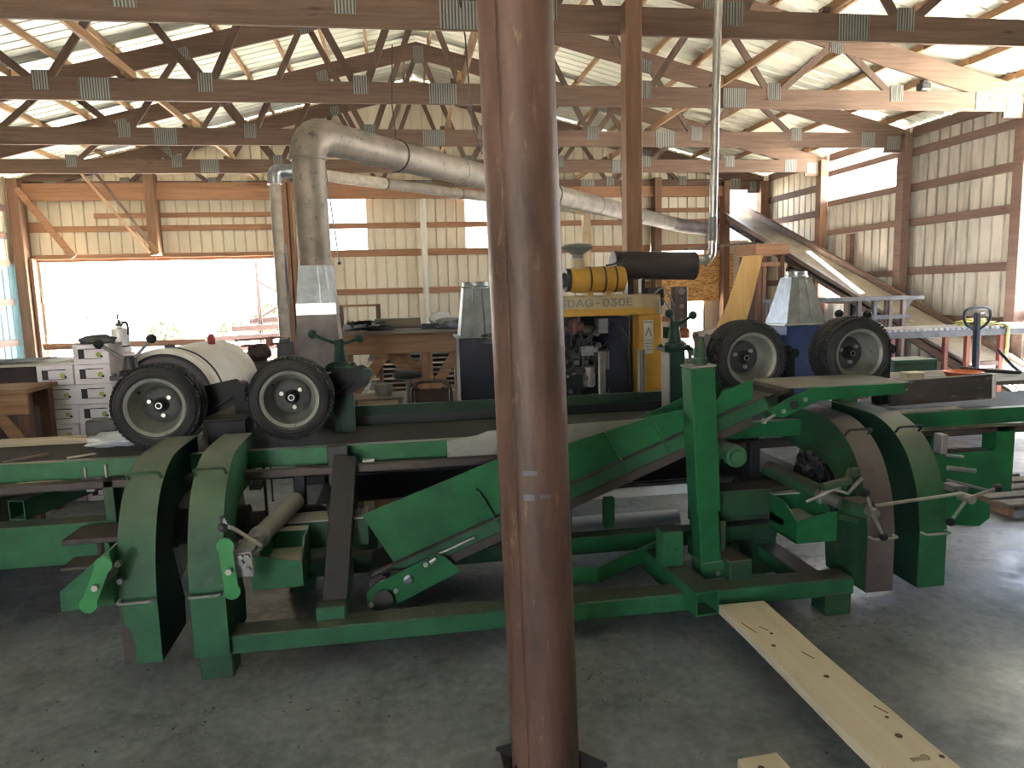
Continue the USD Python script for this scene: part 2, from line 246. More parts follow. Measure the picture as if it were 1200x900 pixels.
def blob(c, s, seed, k=3, amp=0.35, f=2.2):
    m = trimesh.creation.icosphere(k, 1.0); v = np.array(m.vertices); v *= (1 + amp * (2 * meshkit.fbm(v * f + 11.3 * seed, 3, seed) - 1))[:, None]
    m.vertices = v * np.array(s) + np.array(c); return m

# ------------------------------------------------------------------ scene helpers
_count = {}
def numbered(parent, name):
    k = (parent, name); i = _count.get(k, 0); _count[k] = i + 1
    return f"{parent}/{name}" if i == 0 else f"{parent}/{name}_{i:03d}"
def data(prim, **kw):
    for k, v in kw.items():
        if v: prim.SetCustomDataByKey(k, v)
BASE = {}
LABELS = {}
def thing(name, label, category, loc=(0, 0, 0), group=None, kind=None):
    path = numbered('/World', name); x = UsdGeom.Xform.Define(stage, path); x.AddTranslateOp().Set(Gf.Vec3d(*map(float, loc)))
    data(x.GetPrim(), label=label, category=category, group=group, kind=kind); BASE[path] = np.array(loc, float); return path
def part(parent, name, m, material, smooth=False, label=None, kind=None):
    path = numbered(parent, name); m = cat(m).copy() if isinstance(m, (list, tuple)) else m.copy()
    base = BASE[parent]; m.apply_translation(-base); BASE[path] = base
    p = usdkit.mesh(stage, path, m, MATS[material], smooth=smooth).GetPrim(); data(p, label=label, kind=kind); return path
def single(name, m, material, label, category, smooth=False, group=None, kind=None):
    m = cat(m) if isinstance(m, (list, tuple)) else m
    c = m.bounds.mean(0); c[2] = m.bounds[0][2]; path = numbered('/World', name); m = m.copy(); m.apply_translation(-c)
    g = usdkit.mesh(stage, path, m, MATS[material], smooth=smooth); UsdGeom.Xformable(g).AddTranslateOp().Set(Gf.Vec3d(*map(float, c)))
    data(g.GetPrim(), label=label, category=category, group=group, kind=kind); return path
def copy_of(src, loc, label, rot=0.0, group=None):
    path = numbered('/World', src.rsplit('/', 1)[1]); x = UsdGeom.Xform.Define(stage, path); x.GetPrim().GetReferences().AddInternalReference(src)
    x.ClearXformOpOrder()
    x.AddTranslateOp().Set(Gf.Vec3d(*map(float, loc)))
    if rot: x.AddRotateZOp().Set(float(rot))
    x.GetPrim().SetInstanceable(True); data(x.GetPrim(), label=label, group=group); return path

# ------------------------------------------------------------------ the building
XL, XR, YB, YF, APEX = -7.86, 8.74, 16.38, -6.0, 0.47      # inner faces of the walls; YF is the unseen end behind the camera
def chord_bottom(x): return 5.97 - 0.25 * abs(x - APEX)
def roof_z(x): return chord_bottom(x) + 0.29 + 0.092
def ribbed(u0, u1, lo, hi, place, rib=0.030, pitch=0.2286, phase=0.0, t=0.003):
    """A ribbed metal sheet from u0 to u1; lo(u), hi(u) give its ends; place(u, depth, w) -> point; ribs stand towards +depth."""
    us = [u0]
    k = math.floor((u0 - phase) / pitch)
    while True:
        c = phase + k * pitch; k += 1
        if c - 0.026 > u1: break
        us += [u for u in (c - 0.022, c - 0.012, c + 0.012, c + 0.022) if u0 < u < u1]
    us.append(u1); us = np.array(us)
    ph = np.abs((us - phase + pitch / 2) % pitch - pitch / 2)
    d = rib * np.clip((0.022 - ph) / 0.010, 0, 1)
    n = len(us); v = []
    for e in (lo, hi):
        for dd in (0.0, t):
            v += [place(u, x + dd, e(u)) for u, x in zip(us, d)]
    f = []
    for i in range(n - 1):
        f += [[i, i + 1, 2 * n + i + 1], [i, 2 * n + i + 1, 2 * n + i], [n + i + 1, n + i, 3 * n + i], [n + i + 1, 3 * n + i, 3 * n + i + 1]]
        f += [[i + 1, i, n + i], [i + 1, n + i, n + i + 1], [2 * n + i, 2 * n + i + 1, 3 * n + i + 1], [2 * n + i, 3 * n + i + 1, 3 * n + i]]
    for a, b in ((0, 2 * n), (n - 1, 3 * n - 1)):
        f += [[a, a + n, b + n], [a, b + n, b]]
    return trimesh.Trimesh(np.array(v, float), f, process=False)
def spans(u0, u1, holes, zmax):
    """Splits [u0, u1] at the holes' edges and at every 0.914 m and gives (a, b, [(z0, z1 or None)])."""
    cuts = sorted({u0, u1, *[h[0] for h in holes], *[h[1] for h in holes]}); out = []
    for a, b in zip(cuts, cuts[1:]):
        m = max(1, math.ceil((b - a) / 0.93 - 1e-6))
        for i in range(m):
            p, q = a + (b - a) * i / m, a + (b - a) * (i + 1) / m; z, iv = 0.0, []
            for h in sorted((h for h in holes if h[0] < (p + q) / 2 < h[1]), key=lambda h: h[2]):
                if h[2] > z + 0.01: iv.append((z, h[2]))
                z = h[3]
            if z < zmax: iv.append((z, None))
            out.append((p, q, iv))
    return out

fl = thing('floor', 'grey concrete slab floor with sawdust and damp sheen', 'floor', kind='structure')
part(fl, 'slab', box(XL - 0.1, XR + 0.1, YF, YB + 0.1, -0.15, 0.0, 0.003), 'concrete')
gr = thing('ground', 'pale dry ground outside the shed beyond the openings', 'ground', kind='structure')
part(gr, 'earth', box(-150, 150, -150, 190, -0.6, -0.12), 'dry_ground')

# roof: sheets and purlins
ce = thing('ceiling', 'pale ribbed metal roof sheets on timber purlins', 'ceiling', kind='structure')
y = YF
while y < YB + 0.2:
    for s in (-1, 1):
        xe = XL - 0.25 if s < 0 else XR + 0.25
        a, b = sorted((APEX, xe))
        part(ce, 'roof_sheet', ribbed(y, y + 0.914, lambda u: a, lambda u: b, lambda u, d, w: (w, u, roof_z(w) + d + 0.002)), 'roof_sheet')
    y += 0.914
TRUSS_Y = [1.635, 4.075, 6.515, 8.955, 11.395, 13.835, 16.275]
for k in range(-12, 13):
    x = APEX + 0.22 + k * 0.69 if k >= 0 else APEX - 0.22 + (k + 1) * 0.69
    if not XL < x < XR: continue
    for i, (ya, yb) in enumerate(zip([YF, -3.2, -0.8] + TRUSS_Y, [-3.2, -0.8] + TRUSS_Y + [YB])):
        if yb - ya < 0.3: continue
        o = 0.022 * (i % 2); zc = chord_bottom(x) + 0.29 + 0.045
        part(ce, 'purlin', beam((x + o, ya - 0.12, zc), (x + o, min(yb + 0.12, YB - 0.01), zc), 0.038, 0.086, 0), 'purlin_wood')

# trusses
def build_truss(y, label):
    t = thing('roof_truss', label, 'roof truss', (APEX, y, 3.92), group='roof trusses')
    cut = [XL + 0.12, -3.30, 0.60, 4.33, XR - 0.12]
    for a, b in zip(cut, cut[1:]): part(t, 'bottom_chord', box(a + 0.002, b - 0.002, y - 0.019, y + 0.019, 3.92, 4.165, 0.003), 'beam_x')
    for s in (-1, 1):
        xe = XL + 0.10 if s < 0 else XR - 0.10
        poly = [(APEX, chord_bottom(APEX)), (APEX, chord_bottom(APEX) + 0.288), (xe, chord_bottom(xe) + 0.288), (xe, max(3.92, chord_bottom(xe)))]
        part(t, 'top_chord', prism(poly, 'xz', y - 0.019, y + 0.019), 'beam_slope')
    bots = [-5.6 + 1.745 * i for i in range(8)]; tops = [a + 0.8725 for a in bots[:-1]]
    for i, xb in enumerate(bots):
        for xt in ([tops[i - 1]] if i > 0 else []) + ([tops[i]] if i < len(tops) else []):
            p, q = (xb + (xt - xb) * 0.06, y, 4.10), (xt - (xt - xb) * 0.05, y, chord_bottom(xt) + 0.09)
            part(t, 'web', beam(p, q, 0.034, 0.085, 0.002, up=(0, 1, 0) if False else (1, 0, 0.3)), 'beam_web')
    def plate(xc, zc, w, h, ang=0.0):
        for yy in (y - 0.024, y + 0.020):
            m = box(-w / 2, w / 2, yy, yy + 0.004, -h / 2, h / 2)
            rows = [box(-w / 2 + 0.01, w / 2 - 0.01, yy - 0.003 if yy < y else yy + 0.004, yy if yy < y else yy + 0.007, -h / 2 + h * (r + 0.5) / 9 - 0.006, -h / 2 + h * (r + 0.5) / 9 + 0.006) for r in range(9)]
            if w < h * 1.1: rows = [box(-w / 2 + w * (r + 0.5) / 9 - 0.005, -w / 2 + w * (r + 0.5) / 9 + 0.005, yy - 0.003 if yy < y else yy + 0.004, yy if yy < y else yy + 0.007, -h / 2 + 0.008, h / 2 - 0.008) for r in range(9)]
            m = cat(m, rows); m.apply_transform(trimesh.transformations.rotation_matrix(ang, [0, 1, 0])); m.apply_translation([xc, 0, zc])
            part(t, 'gusset_plate', m, 'plate_metal')
    for xb in bots: plate(xb, 4.13, 0.18, 0.21)
    for xt in tops: plate(xt, chord_bottom(xt) + 0.08, 0.20 if abs(xt - APEX) > 0.1 else 0.19, 0.19 if abs(xt - APEX) > 0.1 else 0.30, 0.245 * (1 if xt > APEX else -1) if abs(xt - APEX) > 0.1 else 0)
    for xs in cut[1:-1]: plate(xs, 4.045, 0.33, 0.235)
    for s, xs in ((-1, XL + 0.1), (1, XR - 0.1)):
        plate(xs - s * 0.72, 4.05, 0.25, 0.24); plate(xs - s * 0.24, 4.0, 0.25, 0.22)
        part(t, 'heel_block', box(min(xs - s * 0.4, xs), max(xs - s * 0.4, xs), y - 0.018, y + 0.018, 3.84, 3.918), 'beam_x')
    return t
TR = build_truss(TRUSS_Y[2], 'timber roof truss crossing high behind the rusty column, nearest one in view')
copy_of(TR, (APEX, TRUSS_Y[3], 3.92), 'timber roof truss second from the viewer, meeting the near right wall post', group='roof trusses')
copy_of(TR, (APEX, TRUSS_Y[4], 3.92), 'timber roof truss third from the viewer, just above the bend of the big duct', group='roof trusses')
copy_of(TR, (APEX, TRUSS_Y[5], 3.92), 'timber roof truss fourth from the viewer, last one free of the back wall', group='roof trusses')
copy_of(TR, (APEX, TRUSS_Y[6], 3.92), 'timber gable truss set against the back wall sheets', group='roof trusses')
# boards running from truss to truss on the bottom chords
names = {-2.95: 'left of the big duct', 0.80: 'above the centre of the shed', 4.10: 'right of the thin exhaust pipe'}
for x, w in names.items():
    t = thing('lateral_brace', f'long orange bracing boards lying across the truss chords {w}', 'brace', (x, 4.0, 4.17))
    for i, (a, b) in enumerate(zip(TRUSS_Y[1:], TRUSS_Y[2:])):
        part(t, 'board', box(x - 0.02 + 0.045 * (i % 2), x + 0.02 + 0.045 * (i % 2), a - 0.15, b + 0.1, 4.168, 4.257, 0.002), 'purlin_wood')
    for yy in TRUSS_Y[1:6]: part(t, 'block', box(x - 0.10, x - 0.03, yy - 0.05, yy + 0.03, 4.168, 4.21), 'beam_web')
single('hanging_junction_box', [box(6.93, 7.09, 8.88, 9.0, 4.17, 4.27, 0.02), box(6.97, 7.05, 8.9, 8.98, 4.265, 4.31, 0.01)], 'engine_dark', 'dark bird nest like box sitting on the truss chord near the right wall', 'box')

# back wall
DOOR, WIN1, WIN2, SLOT, LOW, EXIT = (-7.45, -2.68, 0.0, 2.59), (-1.56, -0.70, 2.62, 3.78), (1.52, 2.75, 2.62, 3.76), (5.86, 7.2, 2.42, 2.64), (6.55, 7.2, 0.0, 1.36), (7.74, 8.56, 2.75, 3.99)
wb = thing('wall_back', 'cream ribbed metal back wall with timber girts and a wide doorway', 'wall', (0, YB, 0), kind='structure')
for a, b, iv in spans(XL, XR, [DOOR, WIN1, WIN2, SLOT, LOW, EXIT], 9):
    for z0, z1 in iv:
        part(wb, 'wall_sheet', ribbed(a, b, lambda u: z0, (lambda u: roof_z(u) - 0.01) if z1 is None else (lambda u: z1), lambda u, d, w: (u, YB + d, w), phase=XL), 'wall_sheet')
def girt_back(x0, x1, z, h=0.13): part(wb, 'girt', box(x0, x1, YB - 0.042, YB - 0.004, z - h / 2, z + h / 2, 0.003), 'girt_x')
for z in (3.20, 2.60):
    for a, b in ((XL, -5.15), (-5.14, -2.5), (-2.2, 0.47), (0.48, 3.1), (3.1, 5.86), (6.02, XR - 1.05)): girt_back(a, b, z, 0.12 if z > 3 else 0.15)
for z in (1.75, 0.92):
    for a, b in ((XL, -7.46), (-2.2, 0.47), (0.48, 3.1), (3.1, 5.86)) + (((6.02, 7.7),) if z > 1.5 else ((6.02, 6.54),)): girt_back(a, b, z)
girt_back(-6.3, -2.7, 3.47, 0.10); girt_back(4.0, 7.72, 3.47, 0.10); girt_back(XL, -7.3, 3.30, 0.10)
part(wb, 'header', box(XL + 0.25, XR - 1.0, YB - 0.20, YB - 0.155, 3.76, 4.0, 0.004), 'girt_x'); part(wb, 'header', box(XL + 0.25, 0.4, YB - 0.15, YB - 0.107, 3.88, 4.12, 0.004), 'girt_x')
part(wb, 'lintel', box(-7.5, -2.5, YB - 0.10, YB - 0.045, 2.58, 2.67, 0.004), 'girt_x')
for x0, x1, y0, z0, z1 in ((-7.78, -7.57, 16.05, 0, 4.2), (-7.55, -7.49, 16.15, 0, 2.6), (-5.17, -4.98, 16.02, 2.62, 4.3), (-2.46, -2.32, 16.0, 0, 4.1), (-2.30, -2.22, 16.05, 0, 4.1), (-2.62, -2.48, 16.2, 0, 4.1), (5.87, 6.03, 16.05, 0, 4.18), (7.58, 7.73, 16.1, 0, 4.1), (8.5, XR - 0.05, 16.1, 0, 4.1), (0.50, 0.58, 16.22, 0, 1.0)):
    part(wb, 'post', box(x0, x1, y0, YB - 0.044, z0, z1, 0.004), 'post_z')
part(wb, 'brace', beam((-7.55, 15.98, 3.98), (-6.62, 15.98, 2.60), 0.04, 0.13, up=(1, 0, 1)), 'girt_x')
part(wb, 'brace', beam((-5.36, 15.9, 3.22), (-4.95, 15.9, 2.64), 0.04, 0.09, up=(1, 0, 1)), 'purlin_wood')
part(wb, 'brace', beam((-5.92, 14.6, 4.25), (-5.12, 15.9, 2.66), 0.04, 0.05, up=(1, 0, 1)), 'purlin_wood'); part(wb, 'brace', beam((-5.70, 14.8, 4.25), (-5.10, 15.85, 2.9), 0.03, 0.05, up=(1, 0, 1)), 'beam_web')
part(wb, 'threshold_rail', box(-7.75, -4.25, YB - 0.13, YB - 0.09, 0.70, 0.83, 0.004), 'girt_x')
part(wb, 'oriented_strand_board', box(5.98, 7.92, YB - 0.075, YB - 0.05, 1.32, 2.43, 0.002), 'osb')

# right wall, open nearer than the post by the frame's edge
wr = thing('wall_right', 'weathered ribbed metal right wall with reddish girts and posts', 'wall', (XR, 12, 0), kind='structure')
BIG, SMALLW = (11.55, 13.80, 3.33, 4.20), (12.95, 13.75, 1.25, 1.84)
for a, b, iv in spans(8.88, YB, [BIG, SMALLW], 4.2):
    for z0, z1 in iv:
        part(wr, 'wall_sheet', ribbed(a, b, lambda u: z0, lambda u: roof_z(XR) - 0.01 if z1 is None else z1, lambda u, d, w: (XR + d, u, w), phase=8.9), 'wall_sheet_old' if b < 14 else 'wall_sheet')
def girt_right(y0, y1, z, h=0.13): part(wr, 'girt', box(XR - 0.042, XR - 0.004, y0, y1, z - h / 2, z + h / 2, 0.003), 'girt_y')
for z in (3.83, 3.24, 2.65, 1.83, 1.03): girt_right(9.03, 11.3, z)
for z in (3.86, 3.27, 2.68, 1.80, 1.30): girt_right(11.42, 13.72, z, 0.11)
for z in (3.64, 3.12, 2.5, 1.7, 1.0): girt_right(13.9, 16.1, z)
girt_right(9.03, 11.3, 4.16, 0.15); girt_right(11.42, 13.72, 4.18, 0.15); girt_right(13.9, 16.1, 4.16, 0.15)
for y in (8.98, 11.38, 13.82):
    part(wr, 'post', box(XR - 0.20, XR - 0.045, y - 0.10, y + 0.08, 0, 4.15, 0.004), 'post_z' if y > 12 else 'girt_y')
girt_right(6.62, 8.88, 1.12)
part(wr, 'post', box(XR - 0.14, XR - 0.045, 12.78, 12.92, 0, 2.6, 0.003), 'girt_y')
for a, b, iv in spans(YF, 6.58, [], 4.2) + spans(6.58, 8.86, [], 4.2):
    part(wr, 'wall_sheet', ribbed(a, b, lambda u: 0.0, lambda u: roof_z(XR) - 0.01 if b < 6.6 else 1.15, lambda u, d, w: (XR + d, u, w), phase=8.9), 'wall_sheet_old')
for y in (6.515, 4.075, 1.635, -0.8, -3.24, -5.9): part(wr, 'post', box(XR - 0.20, XR - 0.045, y - 0.10, y + 0.08, 0, 4.15, 0.004), 'girt_y')
# left wall
wl = thing('wall_left', 'ribbed left wall with translucent pale blue lower panels', 'wall', (XL, 12, 0), kind='structure')
for a, b, iv in spans(YF, YB, [], 9):
    if a > 8.5:
        part(wl, 'clear_panel', ribbed(a, b, lambda u: 0.0, lambda u: 2.5, lambda u, d, w: (XL - d, u, w), phase=YF), 'fibreglass')
        part(wl, 'wall_sheet', ribbed(a, b, lambda u: 2.5, lambda u: roof_z(XL) - 0.01, lambda u, d, w: (XL - d, u, w), phase=YF), 'wall_sheet')
    else:
        part(wl, 'wall_sheet', ribbed(a, b, lambda u: 0.0, lambda u: roof_z(XL) - 0.01, lambda u, d, w: (XL - d, u, w), phase=YF), 'wall_sheet')
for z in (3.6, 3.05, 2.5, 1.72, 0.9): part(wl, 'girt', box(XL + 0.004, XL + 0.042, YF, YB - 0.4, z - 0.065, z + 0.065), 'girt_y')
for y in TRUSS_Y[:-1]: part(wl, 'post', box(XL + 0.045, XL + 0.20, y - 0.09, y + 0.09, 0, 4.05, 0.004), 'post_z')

# front wall behind the viewer
wf = thing('wall_front', 'ribbed metal wall at the end of the shed behind the viewer', 'wall', (0, YF, 0), kind='structure')
for a, b, iv in spans(XL, XR, [(-4.6, -2.4, 0.0, 3.6)], 9):  # unseen opening added for soft light from behind the camera
    for z0, z1 in iv:
        part(wf, 'wall_sheet', ribbed(a, b, lambda u: z0, (lambda u: roof_z(u) - 0.01) if z1 is None else (lambda u: z1), lambda u, d, w: (u, YF - d, w), phase=XL), 'wall_sheet')
# unseen door beside the opening, both added to let frontal light in
part(wf, 'added_door', box(-2.3, 0.0, YF + 0.04, YF + 0.08, 0.02, 3.7, 0.004), 'wall_sheet')

# free-standing supports
t = thing('steel_column', 'thick rusty brown steel pipe column in the foreground', 'column', (0.415, 2.21, 0))
ct, cb = np.array((0.349, 2.23, 4.0)), np.array((0.415, 2.21, 0.012))
part(t, 'shaft', cyl(cb, ct, 0.1145, 64), 'rust_column', smooth=40)
def wrap(a0, a1, z0, z1, r=0.1153):
    n = 8; v, f = [], []; ax_ = (ct - cb) / (ct - cb)[2]
    for i in range(n + 1):
        a = a0 + (a1 - a0) * i / n
        for z in (z0, z1):
            for q in (r - 0.003, r): v.append(cb + ax_ * z + np.array((q * math.cos(a), q * math.sin(a), 0)))
    for i in range(n):
        k = 4 * i; f += [[k + 1, k + 5, k + 7], [k + 1, k + 7, k + 3], [k, k + 1, k + 5], [k, k + 5, k + 4], [k + 2, k + 7, k + 3], [k + 2, k + 6, k + 7]]
    return trimesh.Trimesh(np.array(v), f, process=False)
for a0, a1, z0, z1 in ((-2.05, -1.65, 1.075, 1.09), (-2.05, -1.75, 0.995, 1.015), (-1.60, -1.30, 1.0, 1.012)): part(t, 'scuff_mark', wrap(a0, a1, z0, z1), 'scuff')
part(t, 'weld_seam', beam(cb + (-0.075, -0.094, 0.05), ct + (-0.075, -0.094, 0), 0.006, 0.004, 0), 'rust_column')
part(t, 'base_plate', box(0.275, 0.555, 2.07, 2.35, 0.0, 0.012, 0.003), 'black_steel')
for a in (-0.05, 0.75 * math.pi, 1.12 * math.pi):
    d = np.array((math.cos(a), math.sin(a), 0)); p = np.array((0.415, 2.21, 0.0)) + d * 0.113
    m = prism([(0, 0), (0.10, 0), (0.10, 0.012), (0, 0.07)], 'xz', -0.005, 0.005); m.apply_transform(trimesh.transformations.rotation_matrix(a, [0, 0, 1])); m.apply_translation(p + (0, 0, 0.012)); part(t, 'gusset', m, 'black_steel')
single('timber_post', box(2.045, 2.195, 6.33, 6.48, 0, 4.16, 0.006), 'post_z', 'square reddish timber post rising behind the engine to the truss', 'post')
single('white_pole', cyl((0.55, 16.10, 1.0), (0.55, 16.10, 3.74), 0.065, 20), 'pvc_white', 'slim white round pole against the back wall', 'pole', smooth=40)
# ------------------------------------------------------------------ the green double trim saw: long feed conveyor behind, base frame, four saw heads, slanting conveyor
def bolt(p, axis, r=0.011, h=0.010): p = np.array(p, float); return cyl(p, p + np.array(axis, float) * h, r, 6)
t = thing('feed_conveyor', 'long low green belt conveyor running across behind the curved saw guards', 'conveyor', (0.6, 4.0, 0))
XA, XB = -4.2, 5.2
part(t, 'side_rail', [box(XA, 0.62, 3.70, 3.712, 0.795, 0.885, 0.002), box(XA, 0.62, 3.712, 3.75, 0.875, 0.885), box(XA, 0.62, 3.712, 3.75, 0.795, 0.805)], 'green_paint')
part(t, 'side_rail', [box(0.63, XB, 3.70, 3.712, 0.795, 0.885, 0.002), box(0.63, XB, 3.712, 3.75, 0.875, 0.885), box(0.63, XB, 3.712, 3.75, 0.795, 0.805)], 'green_paint')
part(t, 'belt', box(XA, XB, 3.752, 4.33, 0.845, 0.872, 0.004), 'rubber_belt')
part(t, 'belt_cleats', [box(x, x + 0.012, 3.77, 3.83, 0.873, 0.880) for x in np.arange(-0.1, 1.3, 0.028)], 'rubber_belt', kind='stuff')
part(t, 'slider_bed', box(XA, XB, 3.752, 4.33, 0.80, 0.842), 'black_steel')
part(t, 'back_fence', prism([(4.332, 0.84), (4.338, 0.84), (4.338, 0.885), (4.372, 0.985), (4.40, 0.985), (4.40, 0.979), (4.378, 0.979), (4.346, 0.885), (4.346, 0.80), (4.332, 0.80)], 'yz', -0.50, 2.45), 'dark_green')
part(t, 'rub_strip', beam((-0.5, 4.336, 0.905), (2.4, 4.336, 0.905), 0.006, 0.05, 0.001), 'black_steel')
part(t, 'back_rail', box(XA, XB, 4.345, 4.36, 0.72, 0.86), 'green_grimy')
part(t, 'return_rail', box(XA, 0.45, 3.60, 3.66, 0.762, 0.80, 0.004), 'brown_steel'); part(t, 'return_rail', box(2.5, XB, 3.60, 3.66, 0.762, 0.80, 0.004), 'brown_steel')
part(t, 'drive_shaft', cyl((-4, 3.95, 0.70), (5, 3.95, 0.70), 0.03, 16), 'brown_steel', smooth=40)
part(t, 'catch_pan', [box(-0.5, 2.3, 3.78, 4.33, 0.56, 0.566), box(-0.5, 2.3, 4.33, 4.338, 0.40, 0.72)], 'black_steel')
# end supports
part(t, 'base_beam', box(XA, -1.44, 3.60, 3.72, 0.395, 0.60, 0.004), 'green_paint')
part(t, 'base_beam', box(XA, -1.44, 4.25, 4.35, 0.20, 0.395, 0.004), 'green_grimy')
for x in (-4.0, -1.62): part(t, 'leg', box(x, x + 0.1, 4.05, 4.15, 0.0, 0.40, 0.004), 'green_grimy')
for x0, x1 in ((-1.91, -1.72), (-2.55, -2.36), (-3.2, -3.0)): part(t, 'cross_tube', hollow((x0, 3.70, 0.655), (x0 + 0.22, 4.6, 0.655), 0.085, 0.10), 'green_dusty')
part(t, 'cyan_bar', beam((-1.55, 3.95, 0.63), (-1.42, 4.7, 0.63), 0.09, 0.03), 'cyan_paint', label='cyan painted flat bar')
part(t, 'upright', box(-1.47, -1.42, 3.6, 3.9, 0.40, 0.80, 0.004), 'green_grimy')
part(t, 'support_frame', prism(Polygon([(2.98, 0.795), (3.52, 0.795), (3.52, 0.40), (3.30, 0.40), (3.24, 0.29), (2.96, 0.29), (2.96, 0.62)]).difference(Polygon([(3.0, 0.655), (3.395, 0.655), (3.395, 0.79), (3.0, 0.79)])), 'xz', 3.60, 3.70), 'green_paint')
part(t, 'chute', prism([(2.7, 0.45), (3.05, 0.64), (3.38, 0.79), (2.7, 0.79)], 'xz', 3.85, 4.1), 'black_steel')
part(t, 'support_leg', box(3.30, 3.42, 4.2, 4.32, 0.0, 0.8, 0.004), 'green_grimy'); part(t, 'support_leg', box(4.9, 5.0, 3.7, 3.8, 0.0, 0.8, 0.004), 'green_paint'); part(t, 'support_leg', box(4.9, 5.0, 4.2, 4.3, 0.0, 0.8, 0.004), 'green_paint')
for x in (-0.5, 0.9, 2.0): part(t, 'frame_leg', box(x, x + 0.09, 4.2, 4.3, 0.0, 0.8, 0.004), 'green_grimy')
part(t, 'latch', [box(-1.60, -1.50, 3.675, 3.70, 0.76, 0.80, 0.003), box(-1.57, -1.53, 3.66, 3.69, 0.735, 0.80, 0.003), box(-1.585, -1.575, 3.69, 3.70, 0.79, 0.85), box(-1.49, -1.48, 3.69, 3.70, 0.79, 0.86), bolt((-1.53, 3.66, 0.78), (0, -1, 0)), bolt((-1.58, 3.675, 0.78), (0, -1, 0))], 'grey_dusty')
part(t, 'clip', box(-0.62, -0.52, 3.66, 3.70, 0.765, 0.79, 0.002), 'white_paint'); part(t, 'clip', box(-0.24, -0.18, 3.66, 3.70, 0.78, 0.81, 0.002), 'white_paint')
# posts along the back of the fence
for i, x in enumerate((1.258, 1.525)):
    part(t, 'guide_post', [box(x - 0.019, x + 0.019, 4.442, 4.447, 0.80, 1.255), box(x - 0.019, x - 0.014, 4.41, 4.442, 0.80, 1.255), box(x + 0.014, x + 0.019, 4.41, 4.442, 0.80, 1.255), box(x - 0.019, x + 0.019, 4.41, 4.442, 1.249, 1.255)], 'grey_dusty')
part(t, 'deflector_plate', prism([(0.20, 0.755), (1.30, 0.80), (1.30, 0.945), (0.62, 0.93), (0.42, 0.925), (0.36, 0.905), (0.20, 0.885)], 'xz', 3.672, 3.682), 'grey_dusty', label='bare beige steel deflector plate')

# base frame
t = thing('saw_base_frame', 'low green square tube frame standing on four feet under the saw guards', 'machine frame', (0.6, 3.4, 0))
part(t, 'front_rail', box(-0.95, 2.175, 3.105, 3.235, 0.10, 0.188, 0.006), 'green_frame'); part(t, 'rear_rail', box(-0.70, 2.07, 3.98, 4.10, 0.08, 0.175, 0.006), 'green_grimy')
for x, y in ((-0.945, 3.10), (2.02, 3.10), (-0.7, 3.98), (1.95, 3.98)): part(t, 'foot', box(x, x + 0.14, y, y + 0.13, 0.0, 0.115, 0.006), 'green_grimy')
part(t, 'cross_member', hollow((1.345, 2.985, 0.185), (1.30, 3.60, 0.185), 0.118, 0.118, 0.008), 'green_frame')
part(t, 'cross_member', box(1.95, 2.07, 3.24, 3.98, 0.085, 0.18, 0.006), 'green_frame'); part(t, 'cross_member', box(-0.46, -0.34, 3.24, 3.98, 0.085, 0.17, 0.006), 'green_grimy')
part(t, 'stub_beam', beam((1.62, 3.20, 0.235), (1.57, 3.62, 0.235), 0.13, 0.105, 0.006), 'green_grimy')
part(t, 'upper_rail', box(1.62, 2.07, 3.66, 3.86, 0.215, 0.30, 0.006), 'green_grimy'); part(t, 'upper_foot', box(1.93, 2.07, 3.67, 3.85, 0.0, 0.213, 0.006), 'green_grimy')
part(t, 'mid_rail', box(0.55, 1.52, 3.74, 3.84, 0.185, 0.275, 0.006), 'green_paint')
part(t, 'bent_bar', [beam((0.60, 3.46, 0.205), (0.945, 3.44, 0.175), 0.012, 0.09), beam((0.945, 3.44, 0.175), (1.33, 3.60, 0.235), 0.012, 0.085)], 'green_paint')
part(t, 'bracket_plate', [box(1.25, 1.355, 3.30, 3.42, 0.245, 0.43, 0.004), bolt((1.32, 3.30, 0.33), (0, -1, 0))], 'green_frame')
part(t, 'diagonal_bar', beam((1.58, 3.35, 0.28), (1.62, 3.42, 0.42), 0.04, 0.04), 'green_grimy')
# dark leaning channel on the left of the slanting conveyor
part(t, 'leaning_channel', [beam((-0.385, 3.24, 0.12), (-0.32, 3.62, 0.84), 0.115, 0.07, 0.004, up=(0, 1, -0.4)), beam((-0.36, 3.62, 0.80), (-0.36, 3.70, 0.80), 0.10, 0.2)], 'black_steel')
part(t, 'channel_foot', box(-0.452, -0.322, 3.17, 3.25, 0.188, 0.25, 0.004), 'green_frame')
part(t, 'motor_mount', [box(-0.42, -0.28, 3.56, 3.75, 0.5, 0.62, 0.006), bolt((-0.30, 3.56, 0.58), (0, -1, 0), 0.02, 0.03), bolt((-0.26, 3.56, 0.585), (0, -1, 0), 0.012, 0.03)], 'black_steel')
part(t, 'angle_strip', [box(0.70, 1.98, 3.88, 3.95, 0.497, 0.503), box(0.70, 1.98, 3.88, 3.886, 0.445, 0.50)], 'white_paint', label='pale bare steel angle strip')
part(t, 'cross_angle', box(0.65, 2.0, 3.95, 4.0, 0.44, 0.50, 0.004), 'green_grimy')
part(t, 'upright_angle', box(1.10, 1.16, 3.84, 3.90, 0.28, 0.46, 0.003), 'green_frame')

